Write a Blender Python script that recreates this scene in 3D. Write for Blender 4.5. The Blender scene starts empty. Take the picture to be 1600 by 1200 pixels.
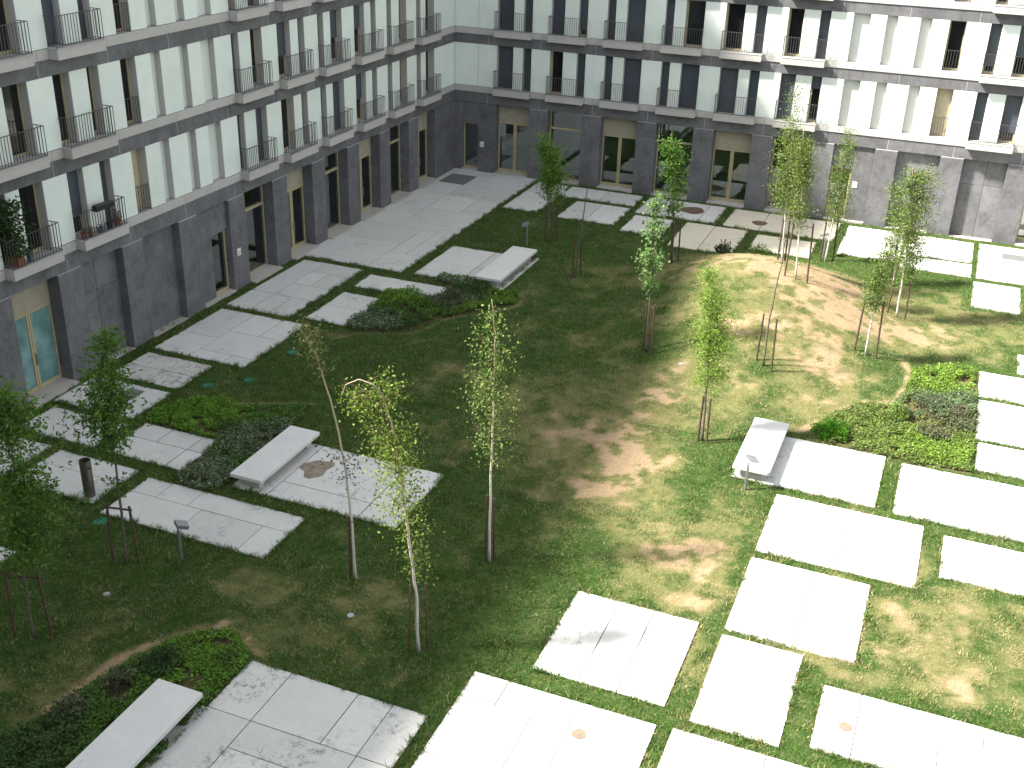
import bpy, math, random
import numpy as np
from mathutils import Vector, Matrix
random.seed(7)
rng = np.random.default_rng(11)
scene = bpy.context.scene
COL = scene.collection

# ------------------------------------------------------------------ camera
cam_d = bpy.data.cameras.new('camera')
cam = bpy.data.objects.new('camera', cam_d)
COL.objects.link(cam)
cam_d.sensor_width = 36.0
cam_d.lens = 36.0 * 1766.39 / 1600.0
cam_d.clip_start = 0.1
cam_d.clip_end = 600
RIGHT = Vector((0.92580, 0.37705, 0.02715))
UP = Vector((-0.18748, 0.39559, 0.89909))
FWD = Vector((-0.32826, 0.83746, -0.43692))
CAM = Vector((25.8374, -56.141, 16.7541))
cam.matrix_world = Matrix(((RIGHT.x, UP.x, -FWD.x, CAM.x), (RIGHT.y, UP.y, -FWD.y, CAM.y),
                           (RIGHT.z, UP.z, -FWD.z, CAM.z), (0, 0, 0, 1)))
scene.camera = cam
# ------------------------------------------------------------------ light
SUN_DIR = Vector((0.80, 0.45, -1.0)).normalized()
world = bpy.data.worlds.new('World')
scene.world = world
world.use_nodes = True
wn = world.node_tree
wn.nodes.clear()
sky = wn.nodes.new('ShaderNodeTexSky')
sky.sky_type = 'NISHITA'
sky.sun_disc = False
sky.sun_elevation = math.asin(-SUN_DIR.z)
sky.sun_rotation = math.atan2(-SUN_DIR.x, -SUN_DIR.y)
sky.dust_density = 2.0
sky.ozone_density = 0.6
bg = wn.nodes.new('ShaderNodeBackground')
bg.inputs['Strength'].default_value = 0.115
wo = wn.nodes.new('ShaderNodeOutputWorld')
hs = wn.nodes.new('ShaderNodeHueSaturation')   # thin high cloud: a paler sky than clear air gives
hs.inputs['Saturation'].default_value = 0.30
wn.links.new(sky.outputs[0], hs.inputs['Color'])
wn.links.new(hs.outputs[0], bg.inputs[0])
wn.links.new(bg.outputs[0], wo.inputs[0])
sun_d = bpy.data.lights.new('sun', 'SUN')
sun_d.energy = 5.0
sun_d.angle = math.radians(4.0)
sun_d.color = (1.0, 0.95, 0.86)
sun = bpy.data.objects.new('sun', sun_d)
COL.objects.link(sun)
sun.location = (-40, -30, 60)
sun.rotation_euler = SUN_DIR.to_track_quat('-Z', 'Y').to_euler()
vs = scene.view_settings
vs.view_transform = 'Standard'
vs.look = 'None'
vs.gamma = 1.0
vs.use_curve_mapping = False
vs.exposure = 1.9
scene.render.engine = 'CYCLES'
scene.render.resolution_x = 1024
scene.render.resolution_y = 768

# ------------------------------------------------------------------ helpers
def tag(o, label=None, cat=None, group=None, kind=None):
    if label: o['label'] = label
    if cat: o['category'] = cat
    if group: o['group'] = group
    if kind: o['kind'] = kind
    return o

def empty(name, loc=(0, 0, 0)):
    o = bpy.data.objects.new(name, None)
    o.empty_display_size = 0.2
    o.location = loc
    COL.objects.link(o)
    return o

class MB:
    def __init__(s):
        s.v = []; s.f = []
    def box(s, x0, x1, y0, y1, z0, z1, ch=0.0):
        if x0 > x1: x0, x1 = x1, x0
        if y0 > y1: y0, y1 = y1, y0
        if z0 > z1: z0, z1 = z1, z0
        b = len(s.v)
        c = min(ch, (x1-x0)*.3, (y1-y0)*.3, (z1-z0)*.3)
        if c <= 0:
            s.v += [(x, y, z) for z in (z0, z1) for y in (y0, y1) for x in (x0, x1)]
            s.f += [tuple(b+i for i in q) for q in ((0,2,3,1),(4,5,7,6),(0,1,5,4),(2,6,7,3),(0,4,6,2),(1,3,7,5))]
            return s
        # bevelled box: every corner becomes three vertices
        idx = {}
        for ix in (0, 1):
            for iy in (0, 1):
                for iz in (0, 1):
                    px, py, pz = (x0, x1)[ix], (y0, y1)[iy], (z0, z1)[iz]
                    dx, dy, dz = (c, -c)[ix], (c, -c)[iy], (c, -c)[iz]
                    for ax, p in enumerate(((px, py+dy, pz+dz), (px+dx, py, pz+dz), (px+dx, py+dy, pz))):
                        idx[ix, iy, iz, ax] = len(s.v); s.v.append(p)
        def face(l):
            s.f.append(tuple(l))
        for i in (0, 1):
            q = [(i,0,0),(i,1,0),(i,1,1),(i,0,1)]
            l = [idx[a+(0,)] for a in q]; face(l if i else l[::-1])
            q = [(0,i,0),(0,i,1),(1,i,1),(1,i,0)]
            l = [idx[a+(1,)] for a in q]; face(l if i else l[::-1])
            q = [(0,0,i),(1,0,i),(1,1,i),(0,1,i)]
            l = [idx[a+(2,)] for a in q]; face(l if i else l[::-1])
        for i in (0, 1):
            for j in (0, 1):
                f = i != j
                l = [idx[i,j,0,0], idx[i,j,1,0], idx[i,j,1,1], idx[i,j,0,1]]; face(l if f else l[::-1])
                l = [idx[i,0,j,0], idx[i,0,j,2], idx[i,1,j,2], idx[i,1,j,0]]; face(l if f else l[::-1])
                l = [idx[0,i,j,1], idx[1,i,j,1], idx[1,i,j,2], idx[0,i,j,2]]; face(l if f else l[::-1])
        for i in (0, 1):
            for j in (0, 1):
                for k in (0, 1):
                    l = [idx[i,j,k,0], idx[i,j,k,1], idx[i,j,k,2]]
                    face(l if (i+j+k) % 2 else l[::-1])
        return s
    def obox(s, c, ax, ay, az, hx, hy, hz):
        b = len(s.v); c = Vector(c)
        for z in (-1, 1):
            for y in (-1, 1):
                for x in (-1, 1):
                    s.v.append(tuple(c + Vector(ax)*hx*x + Vector(ay)*hy*y + Vector(az)*hz*z))
        s.f += [tuple(b+i for i in q) for q in ((0,2,3,1),(4,5,7,6),(0,1,5,4),(2,6,7,3),(0,4,6,2),(1,3,7,5))]
        return s
    def tube(s, pts, rad, n=6, cap=True):
        pts = [Vector(p) for p in pts]
        if not isinstance(rad, (list, tuple)): rad = [rad]*len(pts)
        rings = []
        for i, p in enumerate(pts):
            d = (pts[min(i+1, len(pts)-1)] - pts[max(i-1, 0)])
            if d.length < 1e-7: d = Vector((0, 0, 1))
            d.normalize()
            a = d.orthogonal().normalized() if i == 0 else (a - d*a.dot(d))
            if a.length < 1e-4: a = d.orthogonal()
            a.normalize()
            bb = d.cross(a)
            r0 = len(s.v)
            for k in range(n):
                t = 2*math.pi*k/n
                s.v.append(tuple(p + (a*math.cos(t) + bb*math.sin(t))*rad[i]))
            rings.append(r0)
        for r0, r1 in zip(rings, rings[1:]):
            for k in range(n):
                s.f.append((r0+k, r0+(k+1) % n, r1+(k+1) % n, r1+k))
        if cap:
            s.f.append(tuple(rings[0]+k for k in reversed(range(n))))
            s.f.append(tuple(rings[-1]+k for k in range(n)))
        return s
    def disc(s, x, y, z0, z1, r, n=24, wob=0.0, sy=1.0):
        b = len(s.v)
        ph = random.random()*6
        rr = [r*(1 + wob*math.sin(3*t+ph) + wob*.6*math.sin(5*t+2*ph)) for t in [2*math.pi*k/n for k in range(n)]]
        for z, sc in ((z0, 1.0), (z1, 0.97)):
            for k in range(n):
                t = 2*math.pi*k/n
                s.v.append((x+rr[k]*sc*math.cos(t), y+rr[k]*sc*sy*math.sin(t), z))
        for k in range(n):
            s.f.append((b+k, b+(k+1) % n, b+n+(k+1) % n, b+n+k))
        s.f.append(tuple(b+n+k for k in range(n)))
        s.f.append(tuple(b+k for k in reversed(range(n))))
        return s
    def build(s, name, mat, parent=None, loc=None, smooth=False):
        me = bpy.data.meshes.new(name)
        me.from_pydata(s.v, [], s.f)
        me.materials.append(mat)
        if smooth:
            me.polygons.foreach_set('use_smooth', [True]*len(me.polygons))
        o = bpy.data.objects.new(name, me)
        if parent is not None: o.parent = parent
        if loc is not None: o.location = loc
        COL.objects.link(o)
        return o

def np_mesh(name, verts, faces, mat, parent=None, colors=None, smooth=False):
    """verts (n,3), faces (m,k) of one size k, colors (n,3)"""
    me = bpy.data.meshes.new(name)
    n, (m, k) = len(verts), faces.shape
    me.vertices.add(n); me.loops.add(m*k); me.polygons.add(m)
    me.vertices.foreach_set('co', np.ascontiguousarray(verts, dtype=np.float32).ravel())
    me.loops.foreach_set('vertex_index', np.ascontiguousarray(faces, dtype=np.int32).ravel())
    me.polygons.foreach_set('loop_start', np.arange(m, dtype=np.int32)*k)
    if smooth: me.polygons.foreach_set('use_smooth', np.ones(m, dtype=bool))
    me.update(calc_edges=True)
    if colors is not None:
        a = me.color_attributes.new('Col', 'FLOAT_COLOR', 'POINT')
        c = np.ones((n, 4), dtype=np.float32); c[:, :3] = colors
        a.data.foreach_set('color', c.ravel())
    me.materials.append(mat)
    o = bpy.data.objects.new(name, me)
    if parent is not None: o.parent = parent
    COL.objects.link(o)
    return o

# value noise in numpy -------------------------------------------------
class VNoise:
    def __init__(s, seed): s.g = np.random.default_rng(seed).random((256, 256))
    def __call__(s, x, y, sc):
        x = x/sc + 37.3; y = y/sc + 91.7
        xi = np.floor(x).astype(int); yi = np.floor(y).astype(int)
        fx = x-xi; fy = y-yi
        fx = fx*fx*(3-2*fx); fy = fy*fy*(3-2*fy)
        g = s.g; a = xi % 256; b = (xi+1) % 256; c = yi % 256; d = (yi+1) % 256
        return (g[a, c]*(1-fx)+g[b, c]*fx)*(1-fy) + (g[a, d]*(1-fx)+g[b, d]*fx)*fy
    def fbm(s, x, y, sc, o=4):
        t = 0; w = 0; am = 1.0
        for i in range(o):
            t = t + am*s(x+17*i, y-9*i, sc); w += am; am *= .55; sc *= .48
        return t/w
N1, N2, N3 = VNoise(1), VNoise(2), VNoise(3)
def sstep(a, b, x):
    t = np.clip((x-a)/(b-a), 0, 1); return t*t*(3-2*t)

# ------------------------------------------------------------------ materials
class Mat:
    def __init__(s, name):
        s.m = bpy.data.materials.new(name); s.m.use_nodes = True
        s.t = s.m.node_tree; s.p = s.t.nodes['Principled BSDF']
        s.pos = None
    def n(s, ty, **kw):
        nd = s.t.nodes.new(ty)
        for k, v in kw.items(): setattr(nd, k, v)
        return nd
    def l(s, a, b): s.t.links.new(a, b)
    def position(s):
        if s.pos is None: s.pos = s.n('ShaderNodeNewGeometry').outputs['Position']
        return s.pos
    def noise(s, scale, detail=4, rough=.6, vec=None, stretch=None):
        nd = s.n('ShaderNodeTexNoise')
        nd.inputs['Scale'].default_value = scale
        nd.inputs['Detail'].default_value = detail
        nd.inputs['Roughness'].default_value = rough
        v = vec or s.position()
        if stretch:
            mp = s.n('ShaderNodeMapping'); mp.inputs['Scale'].default_value = stretch
            s.l(v, mp.inputs[0]); v = mp.outputs[0]
        s.l(v, nd.inputs['Vector'])
        return nd.outputs['Fac']
    def ramp(s, fac, *stops):
        nd = s.n('ShaderNodeValToRGB')
        cr = nd.color_ramp
        while len(cr.elements) < len(stops): cr.elements.new(.5)
        for e, (p, c) in zip(cr.elements, stops):
            e.position = p; e.color = (c[0], c[1], c[2], 1) if not isinstance(c, (int, float)) else (c, c, c, 1)
        s.l(fac, nd.inputs[0]); return nd.outputs[0]
    def mix(s, fac, a, b, mode='MIX'):
        nd = s.n('ShaderNodeMix', data_type='RGBA', blend_type=mode)
        for i, x in ((0, fac), (6, a), (7, b)):
            if isinstance(x, (int, float)): nd.inputs[i].default_value = x
            elif isinstance(x, tuple): nd.inputs[i].default_value = (*x, 1)
            else: s.l(x, nd.inputs[i])
        return nd.outputs[2]
    def bump(s, h, st=.3, dist=.02):
        nd = s.n('ShaderNodeBump'); nd.inputs['Strength'].default_value = st; nd.inputs['Distance'].default_value = dist
        s.l(h, nd.inputs['Height']); s.l(nd.outputs[0], s.p.inputs['Normal'])
    def col(s, c):
        if isinstance(c, tuple): s.p.inputs['Base Color'].default_value = (*c, 1)
        else: s.l(c, s.p.inputs['Base Color'])
        return s
    def set(s, rough=.8, spec=.3, metal=0):
        s.p.inputs['Roughness'].default_value = rough
        s.p.inputs['Specular IOR Level'].default_value = spec
        s.p.inputs['Metallic'].default_value = metal
        return s

def sc3(c, k): return tuple(v*k for v in c)

def mat_concrete(name, base, stain=.35, dirt_thr=.62, rnd=.14):
    m = Mat(name)
    fine = m.noise(34, 5, .7); mid = m.noise(2.1, 5, .65); big = m.noise(.55, 4, .6); speck = m.noise(6.5, 8, .78)
    c = m.mix(m.ramp(fine, (.3, 0.0), (.7, 1.0)), sc3(base, .88), sc3(base, 1.08))
    c = m.mix(m.ramp(mid, (.38, .0), (.66, .35)), c, sc3(base, .80))
    # grey weather stains: patches of speckle, only where the large noise is high
    zone = m.ramp(big, (dirt_thr-.08, 0.0), (dirt_thr+.05, 1.0))
    sp = m.ramp(speck, (.50, 0.0), (.60, 1.0))
    zz = m.mix(1.0, zone, sp, 'MULTIPLY')
    zz = m.mix(1.0, zz, (stain, stain, stain), 'MULTIPLY')
    c = m.mix(zz, c, (.10, .10, .105))
    oi = m.n('ShaderNodeObjectInfo')
    v = m.ramp(oi.outputs['Random'], (0, 1-rnd), (1, 1.0))
    c = m.mix(1.0, c, v, 'MULTIPLY')
    m.col(c).set(.88, .25)
    m.bump(m.mix(.35, fine, mid), .35, .006)
    return m.m
M_SLAB = mat_concrete('pavement_concrete', (.56, .55, .525), .55, .60)
M_SLABD = mat_concrete('dirty_concrete', (.55, .53, .49), .85, .47)
M_SLABM = mat_concrete('stained_concrete', (.56, .55, .525), .7, .565)
M_SLABW = mat_concrete('warm_concrete', (.60, .545, .44), .4, .60)
M_BENCH = mat_concrete('bench_concrete', (.57, .56, .54), .4, .66, .04)
M_LEDGE = mat_concrete('ledge_concrete', (.44, .425, .40), .25, .66, .08)
M_SILL = mat_concrete('sill_stone', (.43, .40, .36), .4, .6, .08)

def mat_panel(name, base, side=None):
    m = Mat(name)
    mid = m.noise(1.1, 5, .6); st = m.noise(2.2, 4, .6, stretch=(1.6, 1.6, .18)); fine = m.noise(25, 4, .6)
    c = m.mix(m.ramp(mid, (.3, 0.0), (.7, 1.0)), sc3(base, .94), sc3(base, 1.03))
    c = m.mix(m.ramp(st, (.58, 0.0), (.78, .22)), c, sc3(base, .72))
    oi = m.n('ShaderNodeObjectInfo')
    c = m.mix(1.0, c, m.ramp(oi.outputs['Random'], (0, .93), (1, 1.0)), 'MULTIPLY')
    if side is not None:   # jamb sides of the panels tinted grey: their shading put into the colour
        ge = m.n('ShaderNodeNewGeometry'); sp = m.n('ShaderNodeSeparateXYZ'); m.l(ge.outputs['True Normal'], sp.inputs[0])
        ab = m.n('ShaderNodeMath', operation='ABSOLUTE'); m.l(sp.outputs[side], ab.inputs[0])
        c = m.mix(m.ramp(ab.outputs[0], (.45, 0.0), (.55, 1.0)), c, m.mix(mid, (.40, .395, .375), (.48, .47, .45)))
    m.col(c).set(.75, .3); m.bump(fine, .15, .004)
    return m.m
M_PANEL = mat_panel('white_panel', (.66, .715, .66))
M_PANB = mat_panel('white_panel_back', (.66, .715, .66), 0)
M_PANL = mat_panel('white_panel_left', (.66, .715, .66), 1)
M_RECESS = mat_panel('recess_render', (.60, .63, .585))

def mat_stone(name, base):
    m = Mat(name)
    a = m.noise(1.0, 6, .68); b = m.noise(6, 6, .7); st = m.noise(1.5, 4, .6, stretch=(2.0, 2.0, .25)); f = m.noise(45, 4, .7)
    c = m.mix(m.ramp(a, (.34, 0.0), (.66, 1.0)), sc3(base, .62), sc3(base, 1.30))
    c = m.mix(m.ramp(b, (.42, 0.0), (.68, .55)), c, sc3(base, 1.5))
    c = m.mix(m.ramp(st, (.55, 0.0), (.72, .5)), c, sc3(base, .60))
    c = m.mix(m.ramp(f, (.45, 0.0), (.75, .3)), c, sc3(base, 1.6))
    oi = m.n('ShaderNodeObjectInfo')
    c = m.mix(1.0, c, m.ramp(oi.outputs['Random'], (0, .82), (1, 1.0)), 'MULTIPLY')
    m.col(c).set(.7, .35); m.bump(m.mix(.5, b, f), .3, .006)
    return m.m
M_STONE = mat_stone('dark_stone', (.118, .117, .124))
M_STONEI = mat_stone('infill_stone', (.128, .127, .133))

def simple(name, c, rough=.6, spec=.4, metal=0, var=.12, scale=8, stretch=None):
    m = Mat(name)
    n = m.noise(scale, 4, .6, stretch=stretch)
    m.col(m.mix(m.ramp(n, (.3, 0.0), (.7, 1.0)), sc3(c, 1-var), sc3(c, 1+var))).set(rough, spec, metal)
    return m.m
M_TAN = simple('tan_frame', (.36, .305, .175), .55, .4)
M_TANP = simple('tan_board', (.30, .27, .20), .7, .3, scale=2.5)
M_RAIL = simple('railing_paint', (.055, .053, .056), .5, .4)
M_JOINT = simple('joint_filler', (.36, .36, .37), .9, .1)
M_MORTAR = simple('mortar', (.42, .42, .42), .9, .1)
M_BED = simple('bedding_mortar', (.085, .075, .06), .95, .1, var=.3)
M_CURT = simple('cream_blind', (.42, .37, .26), .8, .1)
M_INT = simple('room_plaster', (.7, .7, .68), .9, .1)
M_INTF = simple('room_floor', (.38, .38, .37), .6, .3)
M_STEEL = simple('steel', (.33, .34, .36), .42, .5, .75, scale=14)
M_BIN = simple('brushed_steel', (.20, .175, .165), .38, .5, .85, scale=6, stretch=(1, 1, .1))
M_HOLE = simple('bin_inside', (.012, .012, .012), .9, .1)
M_LENS = simple('lamp_glass', (.30, .32, .34), .2, .6)
M_STAKE = simple('stake_wood', (.078, .054, .036), .85, .2, var=.35, scale=12)
M_TIE = simple('tie_strap', (.10, .08, .06), .8, .2)
M_TERRA = simple('terracotta', (.20, .07, .04), .8, .2)
M_BLACK = simple('black_plastic', (.016, .017, .018), .45, .4)
M_BLUE = simple('grey_blue_plastic', (.10, .13, .17), .5, .4)
M_GREENCOV = simple('green_plastic', (.015, .16, .10), .55, .4)
M_PLATE = simple('white_plate', (.62, .62, .60), .5, .4)
M_MARK = simple('plate_mark', (.16, .16, .17), .5, .4)
M_GRATE = simple('grate_metal', (.22, .225, .23), .55, .4, .3, scale=20)
M_RUST = simple('rusty_iron', (.13, .085, .06), .85, .2, var=.4, scale=9)
M_COVER = simple('sand_cover', (.17, .135, .10), .9, .2, var=.2)
M_DARKHOLE = simple('dark_room', (.01, .01, .011), .9, .1)

def mat_shutter():
    m = Mat('slate_shutter')
    s = m.n('ShaderNodeSeparateXYZ'); m.l(m.position(), s.inputs[0])
    mt = m.n('ShaderNodeMath', operation='MULTIPLY'); m.l(s.outputs[2], mt.inputs[0]); mt.inputs[1].default_value = 2*math.pi/.055
    si = m.n('ShaderNodeMath', operation='SINE'); m.l(mt.outputs[0], si.inputs[0])
    oi = m.n('ShaderNodeObjectInfo')
    c = m.mix(oi.outputs['Random'], (.038, .047, .060), (.054, .065, .080))
    n = m.noise(3, 3, .5)
    c = m.mix(m.ramp(n, (.4, 0.0), (.7, .4)), c, (.055, .062, .07))
    m.col(c).set(.5, .4)
    m.bump(si.outputs[0], .5, .006)
    return m.m
M_SHUT = mat_shutter()

def mat_glass(name, tint, base=.06):
    m = Mat(name); m.t.nodes.remove(m.p)
    tr = m.n('ShaderNodeBsdfTransparent'); tr.inputs[0].default_value = (*tint, 1)
    gl = m.n('ShaderNodeBsdfGlossy'); gl.inputs['Roughness'].default_value = .015
    gl.inputs[0].default_value = (.95, 1, .98, 1)
    fr = m.n('ShaderNodeFresnel'); fr.inputs[0].default_value = 1.6
    ad = m.n('ShaderNodeMath', operation='ADD'); m.l(fr.outputs[0], ad.inputs[0]); ad.inputs[1].default_value = base
    mx = m.n('ShaderNodeMixShader'); m.l(ad.outputs[0], mx.inputs[0]); m.l(tr.outputs[0], mx.inputs[1]); m.l(gl.outputs[0], mx.inputs[2])
    m.l(mx.outputs[0], m.t.nodes['Material Output'].inputs[0])
    return m.m
M_GLASS = mat_glass('shop_glass', (.70, .76, .74), .13)
m = Mat('dark_pane'); m.col((.010, .011, .012)).set(.06, .5); M_PANE = m.m
m = Mat('frosted_teal_pane')
m.col(m.mix(m.ramp(m.noise(1.6, 3, .5), (.35, 0.0), (.7, 1.0)), (.085, .19, .18), (.20, .33, .32))).set(.12, .5); M_TEAL = m.m

def mat_leaf(name, trans=.3, sat=1.0):
    m = Mat(name)
    at = m.n('ShaderNodeVertexColor', layer_name='Col')
    m.l(at.outputs[0], m.p.inputs['Base Color'])
    m.set(.6, .25)
    if trans:
        tl = m.n('ShaderNodeBsdfTranslucent')
        c = m.mix(1.0, at.outputs[0], (1.3, 1.4, .7), 'MULTIPLY'); m.l(c, tl.inputs[0])
        mx = m.n('ShaderNodeMixShader'); mx.inputs[0].default_value = trans
        m.l(m.p.outputs[0], mx.inputs[1]); m.l(tl.outputs[0], mx.inputs[2])
        m.l(mx.outputs[0], m.t.nodes['Material Output'].inputs[0])
    return m.m
M_LEAF = mat_leaf('leaf', .35)
M_BLADE = mat_leaf('grass_blade', .2)

def mat_bark(name, a, b, thr, upper=None):
    m = Mat(name)
    st = m.noise(14, 5, .7, stretch=(1, 1, 2.2)); n2 = m.noise(3, 3, .6)
    c = m.mix(m.ramp(st, (thr, 0.0), (thr+.06, 1.0)), a, b)
    c = m.mix(m.ramp(n2, (.45, 0.0), (.7, .4)), c, sc3(a, .6))
    if upper:
        tc = m.n('ShaderNodeTexCoord'); sp = m.n('ShaderNodeSeparateXYZ'); m.l(tc.outputs['Object'], sp.inputs[0])
        mr = m.n('ShaderNodeMapRange'); m.l(sp.outputs[2], mr.inputs[0]); mr.inputs[1].default_value = 2.2; mr.inputs[2].default_value = 5.0
        c = m.mix(mr.outputs[0], c, upper)
    m.col(c).set(.85, .2); m.bump(st, .4, .01)
    return m.m
M_BIRCH = mat_bark('birch_bark', (.48, .45, .40), (.09, .075, .06), .58, (.34, .27, .19))
M_TWIG = mat_bark('twig_bark', (.12, .075, .045), (.07, .045, .03), .55)
M_BARK = mat_bark('grey_brown_bark', (.13, .11, .085), (.06, .045, .035), .52)

# ground ---------------------------------------------------------------
def mat_ground():
    m = Mat('lawn_soil')
    at = m.n('ShaderNodeVertexColor', layer_name='Col')
    f = m.noise(17, 6, .75); g = m.noise(60, 5, .7); h = m.noise(5, 5, .7)
    c = m.mix(1.0, at.outputs[0], m.ramp(f, (.28, .55), (.72, 1.35)), 'MULTIPLY')
    c = m.mix(1.0, c, m.ramp(g, (.3, .62), (.7, 1.3)), 'MULTIPLY')
    c = m.mix(1.0, c, m.ramp(h, (.3, .82), (.7, 1.12)), 'MULTIPLY')
    k = m.noise(11, 6, .8); k2 = m.noise(2.6, 4, .7)
    straw = m.mix(1.0, m.ramp(k, (.48, 0.0), (.60, 1.0)), m.ramp(k2, (.40, .0), (.66, .6)), 'MULTIPLY')
    c = m.mix(straw, c, (.22, .185, .095))
    m.col(c).set(.95, .1)
    m.bump(m.mix(.5, f, g), .8, .03)
    return m.m
M_GROUND = mat_ground()

# ------------------------------------------------------------------ ground relief
def mound(x, y):
    ry = np.where(y > -13.2, 6.9, 10.5); rx = np.where(x < 19.2, 6.5, 7.0)
    r2 = ((x-19.2)/rx)**2 + ((y+13.2)/ry)**2
    return 1.7*np.clip(1-r2, 0, 1)**2
def gz(x, y): return float(mound(np.float64(x), np.float64(y)))

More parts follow.
